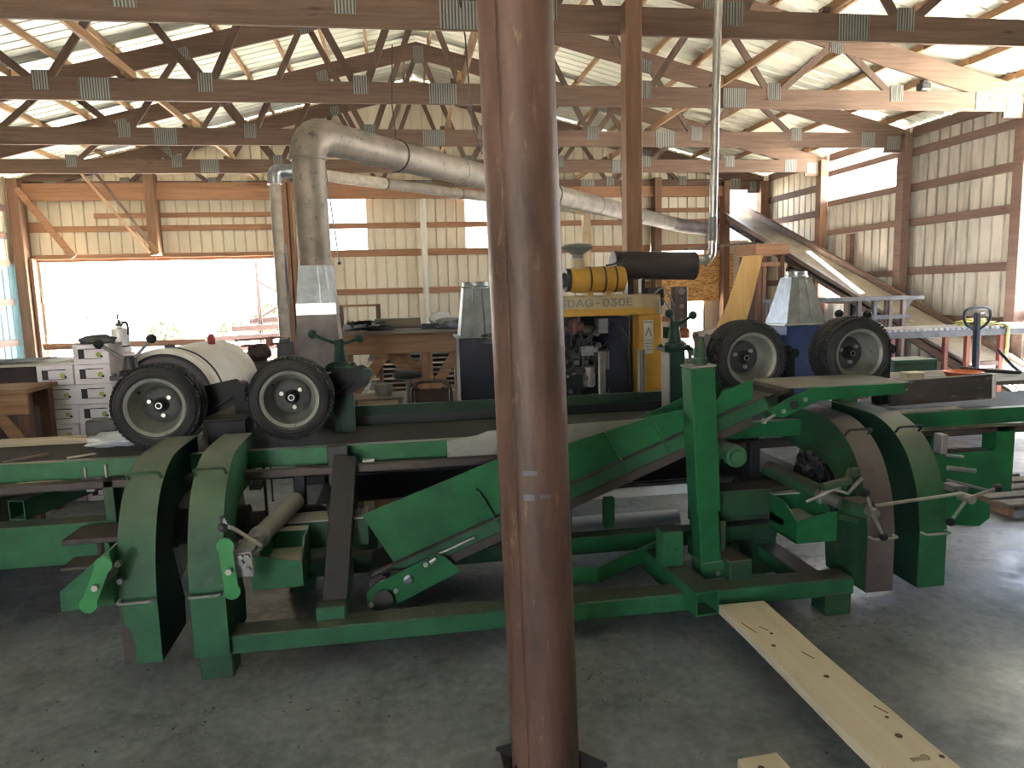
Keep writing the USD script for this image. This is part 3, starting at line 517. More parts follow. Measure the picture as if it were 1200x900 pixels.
# lift post with screw jack
t = thing('lift_post', 'tall green square tube post with a screw jack on its top', 'post', (1.48, 3.30, 0.19))
part(t, 'inner_tube', beam((1.492, 3.31, 0.19), (1.465, 3.31, 0.60), 0.108, 0.108, 0.006, up=(0, 1, 0)), 'green_paint')
part(t, 'sleeve', beam((1.470, 3.31, 0.53), (1.430, 3.31, 1.262), 0.126, 0.126, 0.006, up=(0, 1, 0)), 'green_paint')
part(t, 'cap', beam((1.43, 3.31, 1.262), (1.4295, 3.31, 1.272), 0.134, 0.134, 0.003, up=(0, 1, 0)), 'grey_dusty')
part(t, 'collar', beam((1.493, 3.31, 0.185), (1.488, 3.31, 0.27), 0.122, 0.122, 0.004, up=(0, 1, 0)), 'green_dusty')
part(t, 'pin', bolt((1.515, 3.247, 0.215), (0, -1, 0), 0.013, 0.012), 'bolt_steel')
part(t, 'jack_screw', lathe([(0, 0), (0.036, 0), (0.036, 0.03), (0.030, 0.035), (0.028, 0.10), (0.022, 0.11), (0.022, 0.135), (0, 0.14)], (1.44, 3.31, 1.272), n=24), 'green_grimy', smooth=35)
part(t, 'jack_fork', [beam((1.425, 3.30, 1.36), (1.405, 3.29, 1.425), 0.016, 0.03), beam((1.455, 3.30, 1.36), (1.475, 3.29, 1.42), 0.016, 0.03)], 'brown_steel')
part(t, 'cross_tube', lathe([(0, 0), (0.034, 0), (0.036, 0.004), (0.036, 0.02), (0.052, 0.022), (0.054, 0.028), (0.054, 0.085), (0.045, 0.09), (0.045, 0.5), (0, 0.5)], (1.575, 3.16, 0.825), axis=(0.10, 1, 0.0), n=28), 'green_dusty', smooth=35)
part(t, 'tube_bracket', box(1.50, 1.60, 3.30, 3.38, 0.79, 0.86, 0.004), 'green_dusty')

# saw heads
HOOD = [(3.85, 0.95), (3.50, 0.945), (3.41, 0.926), (3.33, 0.893), (3.26, 0.846), (3.20, 0.785), (3.155, 0.71), (3.12, 0.625), (3.095, 0.53), (3.08, 0.42), (3.08, 0.115), (3.14, 0.115), (3.42, 0.125),
        (3.435, 0.25), (3.37, 0.42), (3.33, 0.53), (3.34, 0.59), (3.38, 0.65), (3.44, 0.69), (3.54, 0.715), (3.70, 0.715), (3.85, 0.735)]
FRONT = 11                      # the first points of HOOD run over the top and down the front
def smoothed(p, k=2):
    p = [np.array(q) for q in p]
    for _ in range(k):
        q = [p[0]]
        for u, w in zip(p, p[1:]): q += [u * 0.75 + w * 0.25, u * 0.25 + w * 0.75]
        p = q + [p[-1]]
    return [tuple(v) for v in p]
ARC = [HOOD[0]] + smoothed(HOOD[:10], 2)[1:-1] + HOOD[9:11]
OUTLINE = ARC + HOOD[11:]
def hood_band(x0, x1):
    from shapely.geometry import LineString
    return prism(LineString(ARC).buffer(0.003, cap_style='flat', join_style='mitre'), 'yz', x0, x1)
def wire_handle(x0, x1, y, z, ny, nz):
    """A bent round bar handle, standing off its face along (0, ny, nz)."""
    o = np.array((0, ny, nz)) * 0.045
    p = np.array((x0 + 0.006, y, z)); q = np.array((x1 - 0.01, y, z))
    return tube([p, p + o, q + o, q], 0.0065, 8, smooth=0.016)
def saw_head(label, x0, x1, s, finish, outerside, band='green_dusty', shaded_mat='green_shaded'):
    """s = +1 when the blade's open side faces +x."""
    t = thing('saw_guard', label, 'saw guard', ((x0 + x1) / 2, 3.45, 0.115))
    h = part(t, 'band', hood_band(x0, x1), band, smooth=32)
    inner_cut = Polygon(OUTLINE)
    for xx, fm in ((x0 + 0.001, shaded_mat if s < 0 and outerside else finish), (x1 - 0.006, shaded_mat if s > 0 and outerside else finish)): part(t, 'side_panel', prism(inner_cut, 'yz', xx, xx + 0.005), fm)  # panel facing the next guard has shade put into its colour
    part(t, 'heel_plate', box(x0 + 0.006, x1 - 0.006, 3.42, 3.426, 0.125, 0.30), finish)
    part(h, 'handle', wire_handle(x0, x1, 3.295, 0.872, -0.66, 0.75), 'green_grimy' if s > 0 else 'engine_dark')
    part(h, 'handle', wire_handle(x0, x1, 3.082, 0.405, -1, 0.0), 'grey_dusty')
    xm = (x0 + x1) / 2
    bl = [(math.cos(a) * (0.250 if i % 2 else 0.262), math.sin(a) * (0.250 if i % 2 else 0.262)) for i, a in enumerate(np.linspace(0, 2 * math.pi, 96, endpoint=False))]
    part(t, 'blade', prism(Polygon([(3.62 + a, 0.52 + b) for a, b in bl]), 'yz', xm - 0.0025, xm + 0.0025), 'worn_steel')
    xo = x1 if s > 0 else x0
    part(t, 'arbor_housing', lathe([(0, 0), (0.10, 0), (0.10, 0.03), (0.085, 0.04), (0.085, 0.09), (0.05, 0.10), (0.05, 0.16), (0, 0.16)], (xm, 3.56, 0.56), axis=(s, 0, 0), n=28), 'engine_dark', smooth=35)
    return t, h
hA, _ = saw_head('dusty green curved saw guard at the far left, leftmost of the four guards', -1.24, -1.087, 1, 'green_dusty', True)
hB, _ = saw_head('green curved saw guard on the left standing directly on a frame foot', -0.957, -0.811, 1, 'green_dusty', False)
hC, _ = saw_head('rust stained green curved saw guard on the right with a fuzzy brush in its opening', 2.22, 2.366, -1, 'green_grimy', False, 'brown_band')
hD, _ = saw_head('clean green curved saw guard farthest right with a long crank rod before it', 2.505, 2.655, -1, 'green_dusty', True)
part(hA, 'grime_patch', prism([(-1.2395, 0.118), (-1.195, 0.118), (-1.188, 0.19), (-1.205, 0.27), (-1.226, 0.30), (-1.232, 0.385), (-1.2395, 0.385)], 'xz', 3.0758, 3.0775), 'brown_steel', label='dark worn patch on the lower corner')
# dog-bone levers
def dogbone(t, p, q, y, r=0.034):
    p, q = np.array(p), np.array(q)
    from shapely.geometry import LineString
    g = Point(p).buffer(r).union(Point(q).buffer(r)).union(LineString([p, q]).buffer(r * 0.80))
    lv = part(t, 'lever', prism(g.simplify(0.001), 'xz', y, y + 0.012), 'bright_green', label='bright green paddle lever'); m = (p + q) / 2
    part(lv, 'pivot_bolt', bolt((m[0] + 0.004, y, m[1] - 0.005), (0, -1, 0), 0.014, 0.022), 'bolt_steel')
dogbone(hA, (-1.225, 0.615), (-1.295, 0.455), 2.93); dogbone(hB, (-0.758, 0.655), (-0.745, 0.46), 2.93)
part(hA, 'lever_bracket', [box(-1.26, -1.235, 2.94, 3.10, 0.52, 0.56, 0.003), cyl((-1.262, 2.942, 0.535), (-1.262, 3.12, 0.535), 0.012, 10), bolt((-1.215, 3.06, 0.575), (0, -1, 0), 0.013, 0.02), bolt((-1.215, 3.06, 0.50), (0, -1, 0), 0.013, 0.02)], 'steel_grey')
part(hB, 'lever_bracket', [box(-0.735, -0.665, 2.975, 2.995, 0.50, 0.61, 0.003), box(-0.735, -0.66, 2.99, 3.16, 0.605, 0.612, 0.001), cyl((-0.75, 2.942, 0.552), (-0.75, 3.0, 0.552), 0.012, 10)] + [bolt((x, 2.975, z), (0, -1, 0), 0.013, 0.016) for x, z in ((-0.71, 0.565), (-0.685, 0.59), (-0.685, 0.535), (-0.712, 0.59))], 'steel_grey')
part(hB, 'throttle_rod', tube([(-0.79, 3.05, 0.735), (-0.775, 3.05, 0.70), (-0.75, 3.05, 0.692), (-0.64, 3.06, 0.60)], 0.009, 8), 'bolt_steel', smooth=40)
part(hB, 'rod_knob', [ball((-0.79, 3.05, 0.70), 0.022, 2), box(-0.80, -0.785, 3.04, 3.06, 0.70, 0.75, 0.003)], 'engine_dark')
# wedge brackets
def wedge(t, poly, y0, y1, lip=0.01):
    P = Polygon(poly); inn = P.buffer(-lip)
    part(t, 'table_bracket', [prism(P, 'xz', y0, y0 + lip), prism(P, 'xz', y1 - lip, y1), prism(P.difference(inn), 'xz', y0 + lip, y1 - lip)], 'green_paint')
wedge(hA, [(-1.448, 0.392), (-1.242, 0.402), (-1.242, 0.635), (-1.262, 0.625), (-1.446, 0.478)], 3.04, 3.40)
part(hA, 'table_plate', box(-1.56, -1.30, 3.34, 3.56, 0.575, 0.60, 0.004), 'brown_steel'); part(hA, 'table_plate', box(-1.52, -1.30, 3.22, 3.36, 0.50, 0.515, 0.003), 'brown_steel')
part(hA, 'plate_stem', cyl((-1.43, 3.42, 0.40), (-1.43, 3.42, 0.575), 0.015, 10), 'brown_steel')
wedge(hD, [(2.657, 0.35), (3.10, 0.30), (3.16, 0.34), (3.16, 0.42), (2.657, 0.62)], 3.36, 3.56)
# carriages on the inner sides: hydraulic cylinder, ledges, open box
def carriage(t, s, X):
    f = lambda x: X + s * x
    def bx(a, b, *r): a, b = sorted((f(a), f(b))); return box(a, b, *r)
    part(t, 'cylinder', cyl((f(0.235), 3.62, 0.635), (f(0.115), 3.27, 0.570), 0.044, 24), 'grey_dusty' if s > 0 else 'green_grimy', smooth=40)
    part(t, 'cylinder_rod', [cyl((f(0.115), 3.27, 0.570), (f(0.085), 3.17, 0.553), 0.032, 20), cyl((f(0.122), 3.29, 0.573), (f(0.114), 3.265, 0.569), 0.050, 24)], 'worn_steel', smooth=40)
    part(t, 'clevis', [bx(0.03, 0.10, 3.05, 3.16, 0.535, 0.555, 0.004), bx(0.02, 0.06, 3.08, 3.14, 0.52, 0.60, 0.004)], 'brown_steel')
    part(t, 'ledge', [bx(0.10, 0.59, 3.50, 3.506, 0.42, 0.55)], 'green_grimy'); part(t, 'ledge_top', bx(0.10, 0.59, 3.50, 3.66, 0.551, 0.558, 0.002), 'pale_dust' if s > 0 else 'brown_steel')
    part(t, 'gusset', prism([(f(0.59), 0.55), (f(0.59), 0.42), (f(0.42), 0.42)], 'xz', 3.52, 3.66), 'green_grimy')
    part(t, 'open_box', [prism([(f(0.09), 0.352), (f(0.31), 0.352), (f(0.31), 0.468), (f(0.13), 0.505), (f(0.09), 0.505)], 'xz', 3.195, 3.203), bx(0.13, 0.31, 3.46, 3.468, 0.352, 0.54, 0.001), prism([(3.20, 0.352), (3.465, 0.352), (3.465, 0.54), (3.33, 0.54), (3.20, 0.47)], 'yz', *sorted((f(0.302), f(0.31)))),
                         prism([(3.20, 0.352), (3.465, 0.352), (3.465, 0.54), (3.20, 0.53)], 'yz', *sorted((f(0.13), f(0.138)))), bx(0.09, 0.31, 3.20, 3.465, 0.352, 0.36), bx(0.13, 0.31, 3.32, 3.465, 0.40, 0.44)], 'green_paint'); part(t, 'box_dust', bx(0.14, 0.30, 3.205, 3.46, 0.44, 0.446), 'pale_dust')
    part(t, 'box_lip', bx(0.12, 0.31, 3.42, 3.475, 0.54, 0.548, 0.001), 'pale_dust')
    part(t, 'motor', lathe([(0, 0), (0.10, 0), (0.115, 0.015), (0.115, 0.24), (0.095, 0.27), (0, 0.27)], (f(0.10), 3.72, 0.46), axis=(s, 0, 0), n=28), 'engine_dark', smooth=35)
    part(t, 'lower_rail', bx(0.16, 0.62, 3.74, 3.84, 0.30, 0.40, 0.005), 'green_grimy')
    part(t, 'stay', bx(0.20, 0.26, 3.78, 3.84, 0.40, 0.76, 0.004), 'black_steel')
carriage(hB, 1, -0.811); carriage(hC, -1, 2.22)
part(hB, 'guard_plate', [box(-0.83 + 0.02, -0.79, 3.66, 3.70, 0.745, 0.83, 0.003), box(-0.80, -0.74, 3.62, 3.70, 0.70, 0.73, 0.004), cyl((-0.73, 3.66, 0.55), (-0.73, 3.66, 0.83), 0.008, 8), cyl((-0.70, 3.68, 0.62), (-0.70, 3.68, 0.80), 0.005, 8)], 'engine_dark')
# the brush in the right guard's opening
m = blob((2.19, 3.55, 0.63), (0.05, 0.11, 0.10), 3, 3, 0.5, 4.0); part(hC, 'brush', m, 'engine_dark')
# front plate and cranks on the right
part(hC, 'front_box', box(2.10, 2.20, 3.00, 3.12, 0.545, 0.605, 0.004), 'green_grimy')
def crank(t, c, ends, r=0.009, rb=0.021, hub=0.022, mats=('worn_steel', 'black_arm')):
    c = np.array(c, float); k = part(t, 'crank', [cyl(c + (0, -0.03, 0), c + (0, 0.05, 0), hub, 14)], mats[0], smooth=40)
    for e in ends:
        e = np.array(e, float); part(k, 'spoke', cyl(c, e, r, 10, r * 0.85), mats[0], smooth=40); part(k, 'knob', ball(e, rb), mats[1], smooth=True)
crank(hC, (2.13, 2.93, 0.585), [(2.095, 2.93, 0.68), (2.195, 2.93, 0.46)])
part(hC, 'link', [cyl((1.92, 3.0, 0.70), (2.05, 2.98, 0.73), 0.02, 12), cyl((2.03, 3.0, 0.69), (2.10, 3.06, 0.76), 0.014, 10), beam((2.04, 2.98, 0.60), (2.14, 2.98, 0.57), 0.04, 0.06), beam((2.0, 3.0, 0.55), (2.10, 3.0, 0.52), 0.02, 0.02), ball((2.10, 3.02, 0.755), 0.024)], 'green_grimy')
part(hC, 'link_rod', [tube([(1.98, 3.06, 0.68), (2.05, 3.0, 0.66), (2.12, 3.0, 0.73)], 0.010, 8), tube([(1.90, 3.10, 0.60), (2.03, 3.02, 0.69)], 0.008, 8)], 'worn_steel')
crank(hD, (2.63, 2.93, 0.615), [(2.79, 2.93, 0.655), (2.545, 2.93, 0.505)])
part(hD, 'crank_rod', tube([(2.15, 2.94, 0.61), (2.58, 2.94, 0.636), (2.625, 2.94, 0.63)], 0.009, 8), 'worn_steel', smooth=40)
part(hD, 'latch_block', [box(2.67, 2.75, 3.06, 3.14, 0.60, 0.635, 0.004), cyl((2.66, 3.1, 0.72), (2.80, 3.08, 0.70), 0.012, 10), cyl((2.66, 3.12, 0.78), (2.76, 3.12, 0.765), 0.008, 8), cyl((2.66, 3.1, 0.66), (2.84, 3.02, 0.61), 0.007, 8), box(2.655, 2.69, 3.14, 3.2, 0.78, 0.88, 0.003)], 'steel_grey')

# slanting waste conveyor
t = thing('waste_conveyor', 'green slanting belt conveyor with tall side guards climbing behind the lift post', 'conveyor', (0.8, 3.55, 0.14))
GTOP = [(-0.24, 0.60), (0.44, 0.84), (0.80, 0.895), (1.20, 1.0), (1.57, 1.07), (1.60, 1.115), (1.77, 1.175)]
GBOT = [(1.77, 1.015), (-0.09, 0.335)]
part(t, 'side_guard', prism(GTOP + GBOT, 'xz', 3.40, 3.406), 'green_paint'); part(t, 'side_guard', prism([(-0.02, 0.36), (1.77, 1.04), (1.77, 1.12), (0.05, 0.45)], 'xz', 3.78, 3.786), 'green_paint')
P0, P1 = np.array((-0.20, 0.225)), np.array((1.95, 1.05)); dv = (P1 - P0) / np.linalg.norm(P1 - P0); nv = np.array((-dv[1], dv[0]))
def along(a, h): q = P0 + dv * a + nv * h; return q
LN = np.linalg.norm(P1 - P0)
def chan(y0, y1): return prism([along(0.25, 0.0), along(LN - 0.1, 0.0), along(LN - 0.1, 0.075), along(0.1, 0.075)], 'xz', y0, y1)
for y in (3.394, 3.786): part(t, 'side_channel', chan(y, y + 0.006), 'green_dusty')
part(t, 'channel_lip', prism([along(0.02, 0.075), along(LN - 0.1, 0.075), along(LN - 0.1, 0.083), along(0.02, 0.083)], 'xz', 3.365, 3.40), 'brown_steel')
for a in (0.68, 1.09, 1.38, 1.62, 1.90):
    part(t, 'stiffener', prism([along(a, 0.02), along(a + 0.012, 0.02), along(a - 0.02, 0.25), along(a - 0.03, 0.25)], 'xz', 3.372, 3.398), 'green_dusty')
part(t, 'belt', prism([along(0.0, 0.045), along(LN, 0.045), along(LN, 0.057), along(0.0, 0.057)], 'xz', 3.41, 3.775), 'rubber_belt')
part(t, 'return_belt', prism([along(0.25, -0.05), along(LN - 0.2, -0.05), along(LN - 0.2, -0.005), along(0.25, -0.005)], 'xz', 3.40, 3.78), 'brown_steel')
part(t, 'tail_roller', cyl((*along(0.03, 0.0)[:1], 3.41, along(0.03, 0.0)[1]), (along(0.03, 0)[0], 3.77, along(0.03, 0)[1]), 0.05, 24), 'brown_steel', smooth=40)
lp = part(t, 'tail_plate', prism([(-0.235, 0.225), (-0.19, 0.262), (0.11, 0.395), (0.15, 0.375), (0.225, 0.295), (-0.14, 0.132), (-0.20, 0.125), (-0.235, 0.16)], 'xz', 3.355, 3.367), 'green_paint')
part(lp, 'bearing', lathe([(0, 0), (0.022, 0), (0.024, 0.012), (0.045, 0.014), (0.047, 0.03), (0, 0.03)], (-0.155, 3.355, 0.195), axis=(0, -1, 0), n=24), 'brown_steel', smooth=35)
for x, z in ((-0.215, 0.165), (-0.095, 0.225), (0.055, 0.345)): part(lp, 'bolt_head', bolt((x, 3.355, z), (0, -1, 0), 0.013, 0.012), 'bolt_steel')
part(lp, 'nut', lathe([(0.008, 0), (0.024, 0), (0.024, 0.008), (0.012, 0.010), (0.012, 0.014), (0, 0.014)], (-0.03, 3.355, 0.275), axis=(0, -1, 0), n=20), 'galvanised')
part(t, 'take_up_rod', [cyl((0.10, 3.375, 0.375), (0.30, 3.375, 0.455), 0.008, 8), cyl((0.075, 3.35, 0.355), (0.105, 3.35, 0.375), 0.014, 10)], 'worn_steel')
hp = part(t, 'head_plate', prism([(1.85, 1.01), (1.985, 1.075), (2.09, 1.115), (2.63, 1.115), (2.63, 1.06), (2.13, 1.045), (1.93, 0.965), (1.875, 0.975)], 'xz', 3.385, 3.397), 'green_paint')
for x, z in ((1.93, 1.0), (2.05, 1.055)): part(hp, 'bolt_head', bolt((x, 3.385, z), (0, -1, 0), 0.013, 0.012), 'bolt_steel')
part(hp, 'hub', lathe([(0.012, 0), (0.024, 0), (0.024, 0.008), (0, 0.008)], (1.99, 3.385, 1.03), axis=(0, -1, 0), n=20), 'black_steel')
part(hp, 'adjuster', [cyl((1.82, 3.375, 0.955), (1.88, 3.375, 0.985), 0.008, 8), ball((1.82, 3.375, 0.955), 0.016, 1)], 'bolt_steel')
part(t, 'discharge_plate', box(1.96, 2.65, 3.385, 3.78, 1.116, 1.122), 'grey_dusty', label='flat dusty steel discharge plate')
part(t, 'head_cover', prism([(1.77, 1.05), (1.98, 1.116), (1.98, 1.10), (1.80, 1.03)], 'xz', 3.41, 3.77), 'brown_steel')
part(t, 'head_support', [box(2.02, 2.10, 3.74, 3.785, 0.9, 1.04, 0.003), box(2.5, 2.6, 3.74, 3.785, 0.96, 1.06, 0.003)], 'green_grimy')
part(t, 'hanger', box(1.70, 1.78, 3.79, 3.83, 0.62, 1.0, 0.003), 'green_grimy')

# pressure wheels on swing arms with screw jacks
def wheel_mesh_set(t, c, yaw):
    """A trailer tyre on a dished rim, its outer face at c, towards -y."""
    cx, cy, cz = c; A = (0, 1, 0)
    tr = lambda m: m.apply_transform(trimesh.transformations.rotation_matrix(yaw, [0, 0, 1], [cx, cy + 0.11, cz]))
    tire = part(t, 'tire', tr(lathe([(0.150, 0.012), (0.165, 0.0), (0.188, 0.006), (0.207, 0.022), (0.218, 0.05), (0.221, 0.11), (0.218, 0.17), (0.207, 0.198), (0.188, 0.214), (0.165, 0.22), (0.150, 0.208)], (cx, cy, cz), A, 56)), 'tire_rubber', smooth=35)
    tread = []
    for i in range(56):
        for j in range(5):
            a = 2 * math.pi * (i + 0.5 * (j % 2)) / 56; yy = 0.030 + 0.038 * j; r = 0.2195 if 0 < j < 4 else 0.2145
            m = box(-0.009, 0.009, -0.016, 0.016, -0.004, 0.004); m.apply_transform(trimesh.transformations.rotation_matrix(0.5 * (1 if j % 2 else -1), [0, 0, 1])); m.apply_translation((0, yy, r)); m.apply_transform(trimesh.transformations.rotation_matrix(a, [0, 1, 0])); m.apply_translation((cx, cy, cz)); tread.append(m)
    part(tire, 'tread', tr(cat(tread)), 'tire_rubber', kind='stuff')
    for rr in (0.195, 0.176): part(tire, 'sidewall_ring', tr(trimesh.creation.torus(rr, 0.0022, 48, 6).apply_transform(trimesh.transformations.rotation_matrix(math.pi / 2, [1, 0, 0])).apply_translation((cx, cy + (0.009 if rr > 0.18 else 0.002), cz))), 'tire_rubber', smooth=True)
    rim = part(t, 'rim', tr(lathe([(0.0, 0.150), (0.07, 0.150), (0.094, 0.145), (0.108, 0.13), (0.113, 0.10), (0.120, 0.060), (0.129, 0.046), (0.134, 0.018), (0.143, 0.010), (0.152, 0.008), (0.154, 0.014), (0.146, 0.02), (0.14, 0.18), (0.1, 0.19), (0, 0.19)], (cx, cy, cz), A, 48)), 'rim_paint', smooth=35)
    part(rim, 'wheel_disc', tr(lathe([(0.03, 0.0), (0.080, 0.0), (0.098, 0.010), (0.098, 0.018), (0.03, 0.018)], (cx, cy + 0.126, cz), A, 36)), 'rim_disc', smooth=35)
    part(rim, 'hub', tr(lathe([(0, 0), (0.022, 0.0), (0.026, 0.006), (0.026, 0.035), (0.040, 0.040), (0.040, 0.05), (0, 0.05)], (cx, cy + 0.078, cz), A, 24)), 'black_arm', smooth=35)
    part(rim, 'grease_cap', tr(lathe([(0.012, 0), (0.017, 0), (0.017, 0.006), (0.012, 0.006)], (cx, cy + 0.074, cz), A, 20)), 'worn_steel', smooth=35)
    for k in range(3):
        a = 0.7 + k * 2 * math.pi / 3; part(rim, 'lug_nut', tr(cyl((cx + 0.058 * math.cos(a), cy + 0.106, cz + 0.058 * math.sin(a)), (cx + 0.058 * math.cos(a), cy + 0.128, cz + 0.058 * math.sin(a)), 0.012, 6)), 'bolt_steel')
    part(rim, 'valve_stem', tr(cyl((cx - 0.085, cy + 0.075, cz + 0.07), (cx - 0.095, cy + 0.055, cz + 0.08), 0.006, 8)), 'engine_dark')
def swing_arm(t, pts, y, mat='black_arm'):
    P = Polygon(pts).buffer(-0.012).buffer(0.022); a = part(t, 'swing_arm', prism(P.simplify(0.001), 'xz', y, y + 0.014), mat)
    return a
def jack(t, x, y, z0, z1, top, hand, matl='dark_green'):
    part(t, 'jack_column', box(x - 0.05, x + 0.05, y - 0.05, y + 0.05, z0, z1, 0.006), matl)
    part(t, 'jack_flange', [box(x - 0.09, x + 0.09, y - 0.07, y + 0.07, z1, z1 + 0.022, 0.003)] + [bolt((x + a, y + b, z1 + 0.022), (0, 0, 1), 0.012, 0.012) for a in (-0.07, 0.07) for b in (-0.05, 0.05)], matl)
    part(t, 'jack_nut', lathe([(0, 0), (0.06, 0), (0.06, 0.02), (0.040, 0.03), (0.034, 0.09), (0.028, 0.10), (0.028, top - z1 - 0.022), (0, top - z1 - 0.022)], (x, y, z1 + 0.022), n=24), matl, smooth=35)
    c = np.array((x, y, top - 0.03)); k = part(t, 'jack_handle', cyl(c - (0, 0, 0.02), c + (0, 0, 0.02), 0.03, 16), matl, smooth=35)
    for e in hand:
        e = np.array(e, float); part(k, 'spoke', tube([c, c + (e - c) * 0.35 + (0, 0, -0.005), e], 0.010, 8, smooth=0.05), 'steel_grey' if matl != 'dark_green' else matl, smooth=40); part(k, 'knob', ball(e, 0.026), 'black_arm' if matl != 'dark_green' else 'dark_green', smooth=True)
def pressure_wheel(label, c, yaw):
    t = thing('pressure_wheel', label, 'wheel', (c[0], c[1] + 0.11, c[2] - 0.22), group=None)
    wheel_mesh_set(t, c, yaw); return t
WZ = 1.108
w = pressure_wheel('leftmost black rubber pressure wheel, beside the stacked cartons', (-1.29, 3.85, WZ), 0.03)
swing_arm(w, [(-1.25, 1.145), (-0.93, 1.205), (-0.885, 1.17), (-0.90, 1.10), (-1.10, 1.02), (-1.28, 1.02)], 4.09)
part(w, 'arm_web', beam((-1.10, 4.07, 1.03), (-0.95, 4.07, 1.12), 0.03, 0.012), 'black_arm'); part(w, 'axle', cyl((-1.29, 3.95, WZ), (-1.29, 4.13, WZ), 0.025, 16), 'black_arm')
part(w, 'pivot', [cyl((-0.905, 4.05, 1.17), (-0.905, 4.16, 1.17), 0.03, 16), box(-0.95, -0.87, 4.11, 4.20, 0.875, 1.17, 0.004)], 'black_arm')
jack(w, -1.49, 4.16, 0.874, 1.235, 1.36, [(-1.62, 4.10, 1.435), (-1.365, 4.14, 1.45)], 'black_steel')
w = pressure_wheel('black rubber pressure wheel right of the leftmost one, in front of the big duct foot', (-0.615, 3.85, 1.118), 0.02)
swing_arm(w, [(-0.60, 1.17), (-0.24, 1.255), (-0.195, 1.22), (-0.22, 1.16), (-0.40, 1.07), (-0.60, 1.04)], 4.09)
part(w, 'arm_web', beam((-0.42, 4.07, 1.09), (-0.30, 4.07, 1.17), 0.03, 0.012), 'black_arm'); part(w, 'axle', cyl((-0.615, 3.95, 1.118), (-0.615, 4.13, 1.118), 0.025, 16), 'black_arm')
part(w, 'pivot', [cyl((-0.215, 4.05, 1.215), (-0.215, 4.16, 1.215), 0.03, 16), box(-0.38, -0.30, 4.11, 4.18, 0.875, 1.2, 0.004)], 'dark_green')
jack(w, -0.37, 4.20, 0.874, 1.23, 1.41, [(-0.51, 4.14, 1.445), (-0.25, 4.2, 1.41)], 'dark_green')
w = pressure_wheel('black rubber pressure wheel beside the lift post, left of the blue collector', (2.00, 3.85, 1.228), 0.0)
swing_arm(w, [(2.02, 1.27), (2.36, 1.27), (2.41, 1.235), (2.37, 1.18), (2.20, 1.13), (2.02, 1.12)], 4.09)
part(w, 'axle', cyl((2.0, 3.95, 1.228), (2.0, 4.13, 1.228), 0.025, 16), 'black_arm'); part(w, 'pivot', [cyl((2.38, 4.05, 1.23), (2.38, 4.16, 1.23), 0.03, 16), box(2.34, 2.42, 4.11, 4.18, 0.875, 1.23, 0.004)], 'black_arm')
jack(w, 1.645, 4.16, 0.874, 1.27, 1.45, [(1.58, 4.08, 1.50), (1.72, 4.06, 1.485)], 'dark_green')
part(w, 'column_face', box(1.583, 1.594, 4.10, 4.22, 0.88, 1.26, 0.002), 'grey_dusty')
w = pressure_wheel('rightmost black rubber pressure wheel, right of the blue collector', (2.685, 3.85, 1.228), 0.0)
swing_arm(w, [(2.70, 1.27), (3.02, 1.27), (3.07, 1.235), (3.03, 1.18), (2.9, 1.13), (2.70, 1.12)], 4.09)
part(w, 'axle', cyl((2.685, 3.95, 1.228), (2.685, 4.13, 1.228), 0.025, 16), 'black_arm'); part(w, 'pivot', [cyl((3.04, 4.05, 1.23), (3.04, 4.16, 1.23), 0.03, 16), box(3.0, 3.08, 4.11, 4.18, 0.875, 1.23, 0.004)], 'black_arm')
jack(w, 2.79, 4.16, 0.874, 1.18, 1.41, [(2.70, 4.10, 1.462), (2.88, 4.08, 1.452)], 'black_steel')

# odds and ends lying on the conveyor
single('pine_board', box(-3.4, -1.73, 4.24, 4.33, 0.8725, 0.905, 0.003), 'fresh_x', 'clean pale pine board lying along the left end of the belt', 'board')
single('shrink_wrap', blob((-1.60, 4.15, 0.90), (0.14, 0.09, 0.045), 5, 3, 0.6), 'bag_white', 'crumpled bluish white plastic wrap under the leftmost wheel', 'plastic wrap', smooth=True)
single('dark_crate', box(-1.78, -1.60, 4.22, 4.32, 0.8725, 1.0, 0.006), 'black_steel', 'small dark square crate on the belt beside the plastic wrap', 'crate')
t = thing('cover_box', 'black lidded steel box on the belt between the two left wheels', 'box', (-0.93, 4.0, 0.873))
part(t, 'body', box(-1.05, -0.85, 3.90, 4.04, 0.873, 1.015, 0.006), 'black_arm'); part(t, 'lid', box(-1.06, -0.845, 3.89, 4.05, 1.015, 1.027, 0.003), 'black_arm')
t = thing('lid_panel', 'pale grey panel with a bent bar handle leaning behind the left wheels', 'panel', (-0.95, 4.25, 0.873))
part(t, 'sheet', prism([(4.20, 0.873), (4.31, 1.105), (4.32, 1.105), (4.215, 0.873)], 'yz', -1.16, -0.80), 'grey_dusty'); part(t, 'handle', tube([(-1.02, 4.295, 1.07), (-1.02, 4.27, 1.13), (-0.88, 4.27, 1.13), (-0.88, 4.295, 1.07)], 0.006, 8, smooth=0.015), 'engine_dark')
t = thing('wet_plank', 'dark wet plank with a white painted end standing on edge at right', 'plank', (3.3, 3.95, 0.873))
part(t, 'board', beam((2.96, 3.95, 0.965), (3.63, 3.92, 0.985), 0.045, 0.155, 0.004), 'wet_wood'); part(t, 'painted_end', beam((3.63, 3.92, 0.985), (3.655, 3.919, 0.985), 0.046, 0.156, 0.003), 'white_paint')
single('paint_smear', box(2.9, 3.35, 3.78, 3.88, 0.8725, 0.876, 0.001), 'bag_white', 'dried white paint smear on the belt before the wet plank', 'paint')
single('paper_scrap', beam((1.95, 4.25, 0.93), (2.40, 4.25, 0.90), 0.10, 0.006, 0.001, up=(0, -0.5, 1)), 'white_paint', 'white board scrap lying behind the third wheel', 'board')
single('steel_scrap', beam((-1.70, 3.80, 0.878), (-1.60, 3.88, 0.878), 0.05, 0.01, 0.001), 'worn_steel', 'small bare metal scrap on the belt at far left', 'scrap')
